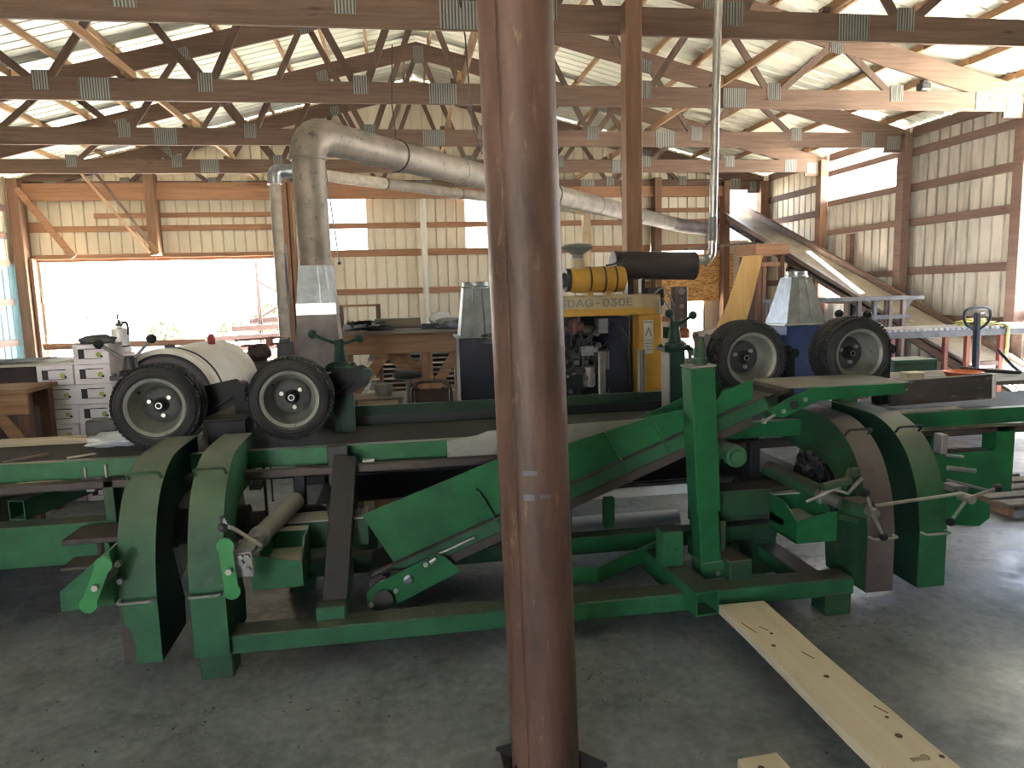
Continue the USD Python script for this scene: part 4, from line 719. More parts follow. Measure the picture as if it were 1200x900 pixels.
single('offcut_strip', beam((-1.99, 3.78, 0.879), (-1.86, 3.95, 0.879), 0.03, 0.012, 0.001), 'grey_wood', 'narrow wood offcut lying across the belt at far left', 'offcut')
# ------------------------------------------------------------------ dust collection ducts
t = thing('dust_duct', 'big dusty round duct bending at an elbow and running away under the trusses', 'duct', (-0.75, 6.6, 0.4))
ez = 3.07
part(t, 'riser', cyl((-0.745, 6.6, 1.93), (-0.755, 6.6, 2.86), 0.142, 36), 'duct_metal', smooth=40)
dr = np.array((6.62, 8.60, 0.0)); dr /= np.linalg.norm(dr); e0 = np.array((-0.755, 6.6, ez))
A = [np.array((-0.755, 6.6, 2.84))] + [e0 + (0, 0, -0.20) + 0.20 * (np.array((0, 0, 1.0)) * math.sin(a) + dr * (1 - math.cos(a))) for a in np.linspace(0, math.pi / 2, 7)] + [e0 + dr * 0.32]
part(t, 'elbow', tube(A, 0.158, 36), 'duct_metal', smooth=20)
part(t, 'joint_ring', [lathe([(0.14, -0.012), (0.162, -0.012), (0.166, 0), (0.162, 0.012), (0.14, 0.012)], (-0.755, 6.6, 2.86), n=36)], 'duct_metal', smooth=40)
e1 = e0 + dr * 0.32; L = 10.6; segs = 5
for i in range(segs):
    a, b = e1 + dr * (L / segs * i), e1 + dr * (L / segs * (i + 1)); part(t, 'duct_length', cyl(a, b, 0.150, 36), 'duct_metal', smooth=40)
    part(t, 'joint_ring', lathe([(0.14, -0.012), (0.156, -0.012), (0.160, 0), (0.156, 0.012), (0.14, 0.012)], a, axis=dr, n=36), 'duct_metal', smooth=40)
end = e1 + dr * L
part(t, 'tail_elbow', tube([end, end + dr * 0.15, end + (0.45, 0.25, -0.05), end + (1.2, 0.30, -0.12)], 0.150, 28, smooth=0.3), 'duct_brown', smooth=30)
part(t, 'taper', [frustum((-0.745, 6.6, 1.60), (0.165, 0.165), (-0.745, 6.6, 1.93), (0.135, 0.135))], 'galv_dull', label='bare galvanised taper below the duct')
part(t, 'collar_band', frustum((-0.745, 6.6, 1.50), (0.172, 0.172), (-0.745, 6.6, 1.60), (0.170, 0.170)), 'galvanised')
part(t, 'seam', [beam((-0.70, 6.432, 1.60), (-0.715, 6.462, 1.93), 0.012, 0.006), beam((-0.62, 6.432, 1.60), (-0.65, 6.462, 1.93), 0.012, 0.006)], 'galvanised')
part(t, 'hopper', frustum((-0.76, 6.6, 0.62), (0.235, 0.235), (-0.745, 6.6, 1.50), (0.168, 0.168)), 'duct_brown'); part(t, 'hopper_foot', box(-1.0, -0.52, 6.36, 6.84, 0, 0.62, 0.01), 'black_steel')
for q, top in ((e1 + dr * 0.95, 4.15), (e1 + dr * 4.65, 4.4), (e1 + dr * 7.6, 4.4)):
    part(t, 'hanger_strap', trimesh.creation.torus(0.156, 0.006, 32, 8).apply_transform(trimesh.geometry.align_vectors([0, 0, 1], dr)).apply_translation(q), 'engine_dark', smooth=True)
    part(t, 'hanger_wire', tube([q + (0, 0, 0.15), q + (-0.03, 0, 0.5), q + (0.0, 0, top - q[2])], 0.006, 6), 'engine_dark')
t = thing('branch_duct', 'slimmer pale duct rising beside the doorway and crossing behind the big duct', 'duct', (-1.67, 10.9, 0))
part(t, 'riser', cyl((-1.735, 10.9, 0.0), (-1.735, 10.9, 3.36), 0.080, 28), 'duct_pale', smooth=40)
part(t, 'elbow', tube([(-1.735, 10.9, 3.30), (-1.735, 10.9, 3.47), (-1.48, 11.06, 3.49)], 0.098, 28, smooth=0.15), 'galvanised', smooth=30)
part(t, 'joint_ring', lathe([(0.08, -0.02), (0.102, -0.02), (0.102, 0.02), (0.075, 0.02)], (-1.735, 10.9, 3.30), n=28), 'galvanised', smooth=40)
p0, p1 = np.array((-1.50, 11.04, 3.49)), np.array((3.80, 15.45, 3.42))
for i in range(4):
    a, b = p0 + (p1 - p0) * i / 4, p0 + (p1 - p0) * (i + 1) / 4; part(t, 'duct_length', cyl(a, b, 0.088, 28), 'duct_pale' if i else 'pvc_dusty', smooth=40); part(t, 'joint_ring', lathe([(0.08, -0.02), (0.098, -0.02), (0.098, 0.02), (0.08, 0.02)], b, axis=p1 - p0, n=28), 'duct_metal', smooth=40)
part(t, 'drop_pipe', tube([p1, p1 + (0.28, 0.08, -0.02), (4.10, 15.55, 3.0), (4.08, 15.55, 0.0)], 0.10, 24, smooth=0.15), 'duct_warm', smooth=30)
t = thing('hanging_rope', 'twisted grey rope hanging down beside the slimmer duct', 'rope', (-1.55, 10.75, 1.6))
s = np.linspace(0, 1, 130)
for ph in (0, math.pi): part(t, 'strand', tube([(-1.643 + 0.011 * math.cos(60 * u + ph), 10.88 + 0.011 * math.sin(60 * u + ph), 2.42 - 0.85 * u) for u in s], 0.010, 6), 'cloth_grey', smooth=True)
t = thing('pull_cord', 'thin grey pull cord with an end knob hanging before the left high window', 'cord', (-1.0, 11, 2.1))
part(t, 'cord', cyl((-1.06, 11.0, 4.0), (-0.90, 11.0, 2.17), 0.010, 8), 'steel_grey'); part(t, 'end_knob', ball((-0.898, 11.0, 2.15), 0.025), 'engine_dark')
single('overhead_cable', tube([(0.60, 6.45, 4.2), (0.66, 6.6, 3.9), (0.80, 7.6, 3.4), (0.98, 8.3, 3.22)], 0.008, 6), 'engine_dark', 'thin black cable drooping from the nearest truss to the big duct', 'cable')

# ------------------------------------------------------------------ engine unit behind the column
t = thing('engine_unit', 'yellow framed diesel engine unit with air filter standing behind the conveyor', 'engine', (1.45, 5.85, 0))
part(t, 'top_beam', box(0.97, 2.05, 5.48, 5.56, 1.445, 1.60, 0.006), 'yellow_faded'); part(t, 'top_beam_flange', box(0.97, 2.0, 5.465, 5.48, 1.445, 1.50, 0.003), 'yellow_paint')
m = meshkit.text_mesh('SDAG-030E', 0.058, 0.002, bold=True); m.apply_transform(trimesh.transformations.rotation_matrix(math.pi / 2, [1, 0, 0])); m.apply_scale([0.60 / m.extents[0], 1, 1]); m.apply_translation([1.215 - m.bounds[0][0], 5.479 - m.bounds[1][1], 1.518 - m.bounds[0][2]])
part(t, 'lettering', m, 'letter_grey', label='grey stencilled lettering SDAG-030E')
pl = part(t, 'corner_post', box(1.86, 2.06, 5.48, 5.62, 0.30, 1.445, 0.006), 'yellow_paint'); part(pl, 'data_plate', box(1.905, 1.985, 5.474, 5.480, 1.13, 1.40, 0.002), 'label_grey')
part(pl, 'plate_line', [box(1.912, 1.978, 5.472, 5.4745, z, z + 0.006) for z in (1.16, 1.185, 1.21, 1.235, 1.38)] + [prism([(1.915, 1.27), (1.945, 1.35), (1.975, 1.27), (1.965, 1.27), (1.945, 1.325), (1.925, 1.27)], 'xz', 5.472, 5.4745)], 'letter_grey')
part(t, 'rear_beam', box(0.97, 2.05, 6.16, 6.24, 1.445, 1.60), 'yellow_faded')
for x0, x1, y0 in ((1.90, 2.05, 6.16), (0.97, 1.05, 6.16), (0.97, 1.05, 5.5)): part(t, 'frame_post', box(x0, x1, y0, y0 + 0.08, 0.3, 1.445), 'yellow_faded')
part(t, 'roof_plate', box(0.97, 2.05, 5.50, 6.24, 1.596, 1.606), 'yellow_faded'); part(t, 'skid', [box(0.95, 2.05, 5.5, 5.62, 0.0, 0.30, 0.006), box(0.95, 2.05, 6.12, 6.24, 0, 0.30, 0.006)], 'black_steel')
part(t, 'back_panel', box(1.05, 1.9, 6.12, 6.14, 0.3, 1.44), 'blue_black'); part(t, 'radiator_panel', box(1.66, 1.86, 5.70, 6.10, 0.3, 1.42, 0.004), 'blue_black')
part(t, 'engine_block', [box(0.95, 1.62, 5.72, 6.05, 0.55, 1.05, 0.03), box(1.0, 1.58, 5.78, 6.02, 1.05, 1.28, 0.02)], 'engine_dark')
part(t, 'valve_cover', [box(1.05 + 0.18 * i, 1.19 + 0.18 * i, 5.74, 5.98, 1.28, 1.345, 0.012) for i in range(3)], 'engine_grey', label='three grey valve covers', kind='stuff')
part(t, 'manifold', [tube([(1.0, 5.70, 1.33), (1.58, 5.70, 1.33)], 0.035, 14)] + [tube([(1.08 + 0.15 * i, 5.70, 1.32), (1.08 + 0.15 * i, 5.74, 1.2)], 0.022, 10) for i in range(4)], 'engine_grey', smooth=40, kind='stuff')
part(t, 'turbo', [lathe([(0, 0), (0.05, 0.0), (0.07, 0.02), (0.07, 0.05), (0.045, 0.07), (0.045, 0.12), (0, 0.12)], (1.33, 5.66, 1.36), axis=(1, 0, 0), n=20), cyl((1.40, 5.66, 1.36), (1.40, 5.66, 1.44), 0.03, 14)], 'iron_red', smooth=35)
part(t, 'oil_filter', [lathe([(0, 0), (0.045, 0), (0.05, 0.01), (0.05, 0.16), (0.03, 0.18), (0, 0.18)], (1.50, 5.66, 0.86), n=20)], 'bolt_steel', smooth=35); part(t, 'oil_filter', lathe([(0, 0), (0.04, 0), (0.045, 0.01), (0.045, 0.15), (0.02, 0.17), (0, 0.17)], (1.62, 5.64, 1.0), n=20), 'engine_grey', smooth=35)
part(t, 'injector_pump', [box(1.02, 1.22, 5.64, 5.72, 0.86, 0.98, 0.012)] + [cyl((1.05 + 0.05 * i, 5.66, 0.98), (1.05 + 0.05 * i, 5.66, 1.03), 0.012, 8) for i in range(4)], 'engine_grey', kind='stuff')
for i in range(6): part(t, 'hose', tube([(1.05 + 0.1 * i, 5.66, 1.02), (1.08 + 0.09 * i, 5.60, 1.12 + 0.02 * i), (1.1 + 0.09 * i, 5.66, 1.22), (1.12 + 0.08 * i, 5.70, 1.30)], 0.008 + 0.002 * (i % 3), 8, smooth=0.05), 'engine_dark' if i % 2 else 'engine_grey', smooth=40)
part(t, 'big_hose', tube([(1.84, 5.62, 0.8), (1.82, 5.60, 1.18), (1.76, 5.62, 1.34), (1.66, 5.70, 1.38)], 0.022, 10, smooth=0.1), 'engine_dark', smooth=40)
part(t, 'bracket', [box(1.42, 1.56, 5.60, 5.68, 1.12, 1.20, 0.004), box(1.56, 1.64, 5.58, 5.66, 1.30, 1.42, 0.004), box(0.98, 1.06, 5.58, 5.64, 1.08, 1.14, 0.004)], 'steel_grey', kind='stuff')
g = np.random.default_rng(11)
for mt, n in (('engine_dark', 34), ('engine_grey', 26), ('worn_steel', 10)):
    ms = []
    for i in range(n):
        x, z, y = g.uniform(1.08, 1.62), g.uniform(0.72, 1.36), g.uniform(5.60, 5.70); s_ = g.uniform(0.012, 0.045)
        k = int(g.integers(3))
        if k == 0: ms.append(box(x - s_, x + s_, y - s_ * 0.6, y + s_ * 0.6, z - s_ * 0.8, z + s_ * 0.8, 0.003))
        elif k == 1: ms.append(cyl((x, y - s_, z), (x, y + s_, z), s_ * 0.7, 12))
        else: ms.append(tube([(x, y + 0.03, z), (x + s_, y - 0.02, z + s_), (x + 2.2 * s_, y, z + 2 * s_), (x + 2.5 * s_, y + 0.04, z + 3 * s_)], 0.007, 7, smooth=0.02))
    part(t, 'engine_fittings', ms, mt, kind='stuff')
# air filter
f_ = thing('air_filter', 'yellow cylindrical air filter with a black mushroom cap on the engine roof', 'air filter', (1.59, 5.72, 1.606))
part(f_, 'canister', lathe([(0, 0), (0.085, 0), (0.102, 0.012), (0.105, 0.03), (0.105, 0.42), (0.098, 0.45), (0.07, 0.462), (0, 0.465)], (1.365, 5.72, 1.735), axis=(1, 0, 0), n=36), 'yellow_paint', smooth=30)
for x in (1.52, 1.64, 1.735): part(f_, 'band', lathe([(0.10, -0.008), (0.1085, -0.008), (0.1085, 0.008), (0.10, 0.008)], (x, 5.72, 1.735), axis=(1, 0, 0), n=36), 'brown_steel', smooth=30)
part(f_, 'foot', [box(1.50, 1.54, 5.66, 5.78, 1.606, 1.64), box(1.66, 1.70, 5.66, 5.78, 1.606, 1.64)], 'yellow_paint')
part(f_, 'outlet_hose', [cyl((1.22, 5.72, 1.735), (1.37, 5.72, 1.735), 0.058, 24), cyl((1.325, 5.72, 1.735), (1.36, 5.72, 1.735), 0.095, 28)], 'engine_dark', smooth=35)
part(f_, 'inlet_neck', lathe([(0, 0), (0.058, 0), (0.054, 0.06), (0.052, 0.10), (0.045, 0.10), (0, 0.10)], (1.43, 5.72, 1.81), n=28), 'yellow_faded', smooth=35)
part(f_, 'rain_cap', lathe([(0, 0), (0.048, 0), (0.048, 0.035), (0.055, 0.04), (0.125, 0.085), (0.13, 0.095), (0.115, 0.112), (0.06, 0.122), (0, 0.122)], (1.43, 5.72, 1.905), n=36), 'rain_cap', smooth=30)
part(f_, 'toggle', [tube([(1.66, 5.70, 1.845), (1.74, 5.69, 1.86), (1.78, 5.70, 1.90), (1.76, 5.70, 1.92)], 0.008, 8), tube([(1.80, 5.70, 1.83), (1.81, 5.70, 1.90), (1.83, 5.70, 1.91)], 0.008, 8)], 'engine_dark')
# muffler and stack
t = thing('exhaust_stack', 'dark drum muffler with a bright tall exhaust pipe going up through the roof', 'exhaust', (2.15, 5.90, 1.60))
part(t, 'muffler', lathe([(0, 0), (0.10, 0), (0.118, 0.006), (0.122, 0.015), (0.118, 0.03), (0.118, 0.71), (0.122, 0.725), (0.118, 0.735), (0.10, 0.74), (0, 0.74)], (1.775, 5.90, 1.855), axis=(1, 0, -0.03), n=40), 'muffler', smooth=30)
part(t, 'stack_pipe', tube([(2.50, 5.88, 1.872), (2.648, 5.85, 1.885), (2.695, 5.80, 6.3)], 0.034, 24, smooth=0.22), 'chrome_pipe', smooth=30)
part(t, 'clamp', [lathe([(0.03, -0.012), (0.043, -0.012), (0.043, 0.012), (0.03, 0.012)], (2.60, 5.862, 1.885), axis=(1, 0, 0.3), n=20), box(2.585, 2.60, 5.84, 5.86, 1.82, 1.85)], 'steel_grey')
part(t, 'pipe_joint', lathe([(0.03, -0.10), (0.0385, -0.10), (0.0385, 0.10), (0.03, 0.10)], (2.6505, 5.847, 2.14), axis=(0.011, -0.011, 1), n=24), 'steel_grey', smooth=40)
part(t, 'bracket', box(1.90, 1.95, 5.86, 5.94, 1.606, 1.745), 'black_steel'); part(t, 'bracket', box(2.02, 2.05, 5.86, 5.94, 1.606, 1.745), 'black_steel')
t = thing('generator_head', 'grimy generator end with gauges box, fittings and brown tank at the engine unit', 'generator', (2.3, 6.05, 0))
part(t, 'housing', lathe([(0, 0), (0.14, 0), (0.165, 0.02), (0.165, 0.10), (0.13, 0.13), (0.13, 0.28), (0, 0.28)], (2.08, 6.02, 1.08), axis=(1, 0, 0), n=30), 'engine_dark', smooth=35)
part(t, 'flange_bolts', [cyl((2.17, 6.02 + 0.15 * math.cos(a), 1.08 + 0.15 * math.sin(a)), (2.20, 6.02 + 0.15 * math.cos(a), 1.08 + 0.15 * math.sin(a)), 0.011, 6) for a in np.linspace(0, 2 * math.pi, 12, endpoint=False)], 'bolt_steel', kind='stuff')
part(t, 'tank', box(2.06, 2.42, 5.85, 6.2, 0.0, 0.89, 0.01), 'iron_red', label='brown red painted tank'); part(t, 'tank_edge', beam((2.06, 5.845, 0.905), (2.42, 5.845, 0.875), 0.02, 0.025), 'worn_steel')
g = part(t, 'gauge_panel', box(2.355, 2.475, 5.95, 6.05, 1.30, 1.66, 0.006), 'gauge_panel')
for z, r in ((1.62, 0.028), (1.55, 0.012), (1.49, 0.02), (1.43, 0.012), (1.37, 0.014)): part(g, 'gauge', cyl((2.415, 5.95, z), (2.415, 5.937, z), r, 18), 'bolt_steel' if r > 0.015 else 'letter_grey', smooth=40)
part(t, 'green_box', box(2.28, 2.38, 5.95, 6.05, 1.21, 1.31, 0.006), 'green_paint'); part(t, 'name_plate', beam((2.16, 5.86, 1.19), (2.32, 5.86, 1.185), 0.07, 0.006, 0.001, up=(0, -1, 0.6)), 'label_grey')
part(t, 'red_cap', lathe([(0, 0), (0.05, 0), (0.05, 0.07), (0.035, 0.09), (0, 0.09)], (2.44, 5.95, 1.21), n=20), 'orange_brown', smooth=35)
part(t, 'pipe', tube([(2.30, 5.90, 1.20), (2.38, 5.86, 1.20), (2.44, 5.84, 1.12), (2.46, 5.84, 1.0)], 0.016, 10, smooth=0.05), 'worn_steel', smooth=40); part(t, 'valve', [cyl((2.46, 5.83, 1.10), (2.46, 5.72, 1.10), 0.035, 16), cyl((2.38, 5.78, 1.02), (2.47, 5.78, 1.02), 0.03, 14)], 'worn_steel', smooth=40)
part(t, 'wiring', [tube([(2.10, 5.9, 1.5), (2.14, 5.86, 1.62), (2.22, 5.88, 1.66), (2.28, 5.92, 1.60), (2.34, 5.92, 1.50)], 0.007, 6, smooth=0.04), tube([(2.08, 5.9, 1.45), (2.2, 5.86, 1.58), (2.3, 5.9, 1.45)], 0.006, 6, smooth=0.04)], 'cloth_grey', kind='stuff')
part(t, 'junction_box', [box(2.07, 2.27, 5.98, 6.1, 1.50, 1.66, 0.01), box(2.10, 2.2, 5.95, 5.99, 1.57, 1.66, 0.008)], 'engine_grey'); part(t, 'box_mount', box(2.10, 2.24, 6.0, 6.08, 1.2, 1.5), 'engine_dark')

# ------------------------------------------------------------------ the two collectors
def collector(t, xc, yc, hw_, hd, z0, z1, tw, zt, metal='galvanised'):
    part(t, 'transition', frustum((xc, yc, z1 + 0.02), (hw_ - 0.01, hd - 0.01), (xc + 0.0, yc, zt - 0.06), (tw, tw)), metal)
    part(t, 'outlet_collar', lathe([(0, 0), (tw, 0), (tw + 0.012, 0.01), (tw + 0.012, 0.02), (tw, 0.03), (tw, 0.07), (tw - 0.006, 0.07), (0, 0.03)], (xc, yc, zt - 0.07), n=28), metal, smooth=35)
    part(t, 'flange', [box(xc - hw_ - 0.03, xc + hw_ + 0.03, yc - hd - 0.03, yc + hd + 0.03, z1, z1 + 0.02, 0.004)], metal)
    part(t, 'flange_bolt', [bolt((xc + a * (hw_ + 0.015), yc - hd - 0.012, z1 + 0.02), (0, 0, 1), 0.010, 0.008) for a in np.linspace(-1, 1, 5)], 'bolt_steel', kind='stuff')
    for s in (-1, 1): part(t, 'seam', beam((xc + s * hw_ * 0.30, yc - hd - 0.001, z1 + 0.03), (xc + s * tw * 0.35, yc - tw - 0.002, zt - 0.07), 0.010, 0.008), metal)
t = thing('blue_collector', 'blue box dust collector with a shiny tapered galvanised hood at right', 'dust collector', (4.25, 7.25, 0))
part(t, 'body', box(4.03, 4.47, 7.02, 7.48, 0.25, 1.215, 0.008), 'blue_paint'); part(t, 'intake_box', box(3.62, 4.03, 7.04, 7.44, 0.5, 1.12, 0.008), 'blue_paint'); part(t, 'stand', [box(4.05, 4.12, 7.05, 7.12, 0, 0.25), box(4.38, 4.45, 7.05, 7.12, 0, 0.25), box(4.05, 4.12, 7.38, 7.45, 0, 0.25), box(4.38, 4.45, 7.38, 7.45, 0, 0.25)], 'black_steel')
collector(t, 4.25, 7.25, 0.235, 0.235, 0, 1.215, 0.115, 1.79)
t = thing('black_collector', 'black box dust collector with a tapered grey hood left of the column', 'dust collector', (0.68, 6.7, 0))
part(t, 'body', box(0.50, 0.88, 6.52, 6.9, 0.0, 1.24, 0.008), 'blue_black')
collector(t, 0.69, 6.71, 0.185, 0.185, 0, 1.24, 0.125, 1.755, 'galv_dull')
m = blob((0.80, 6.52, 1.235), (0.11, 0.05, 0.045), 9, 3, 0.6); part(t, 'rag', m, 'cloth_rag', smooth=True)

# ------------------------------------------------------------------ incline conveyor leaving through the wall opening
t = thing('incline_conveyor', 'long dusty incline conveyor climbing out through the back right opening', 'conveyor', (8.0, 12, 0.1))
ya, yb = 7.35, 17.4; zf = lambda y: 0.62 + 0.378 * (y - 9.2)
def cv(x0, x1, dz0, dz1): return prism([(ya, max(0.02, zf(ya) + dz0)), (yb, zf(yb) + dz0), (yb, zf(yb) + dz1), (ya, zf(ya) + dz1)], 'yz', x0, x1)
part(t, 'belt', cv(7.68, 8.36, 0.0, 0.02), 'belt_dusty'); part(t, 'side_board', cv(7.62, 7.66, -0.03, 0.13), 'incline_side'); part(t, 'side_board', cv(8.38, 8.42, -0.03, 0.13), 'incline_side')
part(t, 'side_lip', cv(7.58, 7.66, 0.13, 0.14), 'worn_steel'); part(t, 'side_lip', cv(8.38, 8.46, 0.13, 0.14), 'girt_y')
part(t, 'side_wood', cv(7.585, 7.62, -0.14, -0.03), 'girt_y'); part(t, 'under_tray', cv(7.70, 8.34, -0.16, -0.14), 'brown_steel'); part(t, 'edge_strip', cv(7.68, 7.76, 0.021, 0.03), 'fresh_board')
for y in (10.2, 12.4, 14.6):
    for x in (7.60, 8.40): part(t, 'leg', beam((x, y, 0.0), (x, y, zf(y) - 0.03), 0.07, 0.07), 'brown_steel')
part(t, 'idler', cyl((7.60, 13.3, zf(13.3) - 0.22), (8.42, 13.3, zf(13.3) - 0.22), 0.05, 16), 'engine_dark', smooth=40)

# ------------------------------------------------------------------ right: rail bench, roller table, pallet truck
t = thing('rail_bench', 'grey steel rail bench on red brown legs in front of the incline conveyor', 'bench', (5.95, 8.95, 0))
part(t, 'top_rail', box(4.90, 7.05, 8.78, 8.87, 1.405, 1.46, 0.006), 'rail_grey'); part(t, 'top_rail', box(4.90, 7.05, 9.12, 9.20, 1.405, 1.46, 0.006), 'rail_grey')
for x in (4.96, 6.33, 6.56, 6.76):
    for y in (8.825, 9.16): part(t, 'leg', beam((x, y, 0.0), (x, y, 1.405), 0.055 if x > 5 else 0.03, 0.055, 0.004, up=(0, 1, 0)), 'rail_leg' if x > 6.4 else 'rail_grey')
part(t, 'tie_bar', box(6.28, 6.86, 8.80, 8.85, 1.15, 1.21, 0.004), 'rail_grey'); part(t, 'gusset', prism([(6.73, 1.405), (6.91, 1.405), (6.85, 1.34), (6.79, 1.27)], 'xz', 8.81, 8.85), 'engine_dark')
part(t, 'hook_plate', prism([(4.88, 1.40), (5.0, 1.40), (4.97, 1.33), (4.91, 1.33)], 'xz', 8.81, 8.84), 'rail_grey'); part(t, 'pulley', lathe([(0, 0), (0.10, 0), (0.12, 0.02), (0.12, 0.06), (0.10, 0.08), (0, 0.08)], (6.42, 8.70, 0.78), axis=(0, 1, 0), n=28), 'engine_dark', smooth=35)
for y in (8.825, 9.16): part(t, 'foot_rail', box(6.2, 6.95, y - 0.04, y + 0.04, 0.0, 0.06, 0.006), 'rail_leg')
part(t, 'lower_bar', box(5.9, 6.85, 8.94, 9.0, 0.96, 1.02, 0.004), 'engine_dark')
t = thing('roller_table', 'long low table with pale slatted edge running past the pallet truck', 'table', (7.1, 8.1, 0))
part(t, 'side_rail', box(5.9, 8.30, 7.97, 8.01, 0.95, 1.03, 0.004), 'rail_grey'); part(t, 'side_rail', box(5.9, 8.30, 8.55, 8.59, 0.95, 1.03, 0.004), 'rail_grey')
for i in range(30): part(t, 'roller', cyl((5.96 + 0.08 * i, 8.0, 1.035), (5.96 + 0.08 * i, 8.56, 1.035), 0.030, 12), 'roller_pale', smooth=40)
for x in (7.20, 7.53, 6.0):
    for y in (7.98, 8.52): part(t, 'leg', box(x - 0.03, x + 0.03, y, y + 0.06, 0, 0.95, 0.004), 'red_steel')
part(t, 'stretcher', box(7.23, 7.50, 7.985, 8.02, 0.56, 0.62, 0.004), 'rail_leg')
single('ratchet_strap', tube([(7.58, 8.3, 1.075), (7.585, 8.02, 1.07), (7.585, 7.955, 1.04), (7.575, 7.955, 0.56)], 0.022, 6), 'strap_yellow', 'yellow green ratchet strap draped over the low table', 'strap')
single('crumpled_strap', blob((7.30, 8.2, 1.10), (0.20, 0.14, 0.05), 21, 3, 0.7, 3.0), 'strap_yellow', 'heap of yellowish crumpled strapping on the low table', 'strapping', smooth=True)
t = thing('pallet_truck', 'dark blue pallet truck with its loop handle standing upright', 'pallet truck', (6.63, 7.4, 0))
part(t, 'tiller', beam((6.67, 7.42, 0.25), (6.63, 7.40, 1.27), 0.06, 0.06, 0.01, up=(0, 1, 0)), 'jack_blue')
part(t, 'handle_loop', tube([(6.63, 7.40, 1.05), (6.50, 7.40, 1.13), (6.455, 7.40, 1.20), (6.465, 7.40, 1.30), (6.55, 7.40, 1.325), (6.72, 7.40, 1.325), (6.80, 7.40, 1.30), (6.81, 7.40, 1.20), (6.76, 7.40, 1.13), (6.64, 7.40, 1.05)], 0.016, 12, smooth=0.04), 'jack_blue', smooth=40)
part(t, 'release_lever', tube([(6.64, 7.38, 1.26), (6.70, 7.37, 1.27), (6.73, 7.37, 1.22)], 0.008, 8), 'worn_steel')
part(t, 'pump', [lathe([(0, 0), (0.07, 0), (0.07, 0.2), (0.05, 0.28), (0, 0.28)], (6.67, 7.45, 0.15), n=20), box(6.55, 6.79, 7.40, 7.62, 0.08, 0.20, 0.01)], 'orange_paint', smooth=35)
for x in (6.42, 6.80): part(t, 'fork', box(x, x + 0.15, 7.62, 8.45, 0.06, 0.11, 0.01), 'orange_paint')
for x in (6.60, 6.74): part(t, 'steer_wheel', cyl((x - 0.025, 7.44, 0.09), (x + 0.025, 7.44, 0.09), 0.09, 24), 'engine_dark', smooth=40)
t = thing('green_chest', 'dark green low steel chest behind the rightmost wheel', 'chest', (5.55, 7.15, 0))
part(t, 'body', box(5.30, 5.78, 7.0, 7.3, 0.12, 0.77, 0.006), 'green_grimy'); part(t, 'lid', box(5.28, 5.80, 6.98, 7.32, 0.77, 0.80, 0.004), 'green_dusty'); part(t, 'runner', [box(5.32, 5.40, 7.0, 7.3, 0, 0.12), box(5.68, 5.76, 7.0, 7.3, 0, 0.12)], 'grey_wood')
t = thing('work_stand', 'low dusty plank topped stand at the right behind the wet plank', 'stand', (5.2, 6.3, 0))
for i in range(4): part(t, 'plank', box(4.2, 6.3, 5.85 + 0.24 * i, 6.08 + 0.24 * i, 0.66, 0.70, 0.004), 'grey_wood')
for x in (4.25, 6.2): 
    for y in (5.88, 6.7): part(t, 'leg', box(x, x + 0.08, y, y + 0.08, 0, 0.66, 0.003), 'grey_wood')
single('pine_offcut', box(4.80, 4.98, 6.15, 6.28, 0.70, 0.775, 0.006), 'fresh_board', 'orange pine offcut lying on the planks right of the rightmost wheel', 'offcut')
single('red_tray', lathe([(0, 0), (0.14, 0), (0.18, 0.05), (0.17, 0.055), (0.13, 0.012), (0, 0.012)], (5.48, 6.25, 0.70), n=28), 'orange_paint', 'orange red shallow tray on the planks at right', 'tray', smooth=30)
single('black_hose', tube([(5.75, 6.6, 0.74), (5.95, 6.45, 0.715), (6.1, 6.2, 0.715), (6.2, 6.4, 0.74), (6.28, 6.7, 0.9)], 0.018, 10, smooth=0.08), 'engine_dark', 'black hose looping over the planks toward the pallet truck', 'hose', smooth=40)
t = thing('leaning_plywood', 'bright yellow plywood sheet leaning against a brown wooden stand', 'plywood', (6.45, 13.2, 0))
part(t, 'sheet', [prism([(5.58, 0.02), (6.34, 0.0), (6.74, 1.35), (6.96, 2.24), (6.54, 2.22), (6.25, 1.35)], 'xz', 13.05, 13.065)], 'plywood')
BASE[t] = BASE[t]
t = thing('wooden_stand', 'brown wooden stand with a box top behind the leaning plywood', 'stand', (7.2, 13.6, 0))
for x in (6.93, 7.40):
    for y in (13.2, 13.9): part(t, 'leg', box(x, x + 0.09, y, y + 0.09, 0, 2.25, 0.004), 'girt_z_dark')
part(t, 'top_box', box(6.85, 7.55, 13.15, 14.05, 2.25, 2.46, 0.006), 'girt_x'); part(t, 'rail', box(6.95, 7.48, 13.21, 13.25, 2.02, 2.10, 0.004), 'girt_x'); part(t, 'brace', beam((6.98, 13.2, 0.25), (7.42, 13.2, 0.85), 0.04, 0.09, up=(1, 0, 0.2)), 'girt_z_dark'); part(t, 'back_board', box(6.96, 7.46, 13.92, 13.95, 0.1, 2.2), 'brown_panel')
t = thing('white_pipe_roll', 'bright rolled sheet lying in the low back doorway', 'roll', (5.85, 13.0, 0.5)); part(t, 'roll', lathe([(0.07, 0), (0.10, 0), (0.10, 0.55), (0.07, 0.55), (0.07, 0)], (5.5, 12.9, 0.72), axis=(1, 0.1, 0.1), n=28), 'belt_dusty', smooth=35); part(t, 'cradle', box(5.55, 5.95, 12.8, 13.0, 0, 0.62, 0.01), 'grey_wood')
single('far_plank', beam((6.3, 15.3, 2.50), (8.0, 15.3, 2.62), 0.10, 0.04, 0.003), 'grey_wood', 'plank fixed high between the wooden stand and the back corner', 'plank')

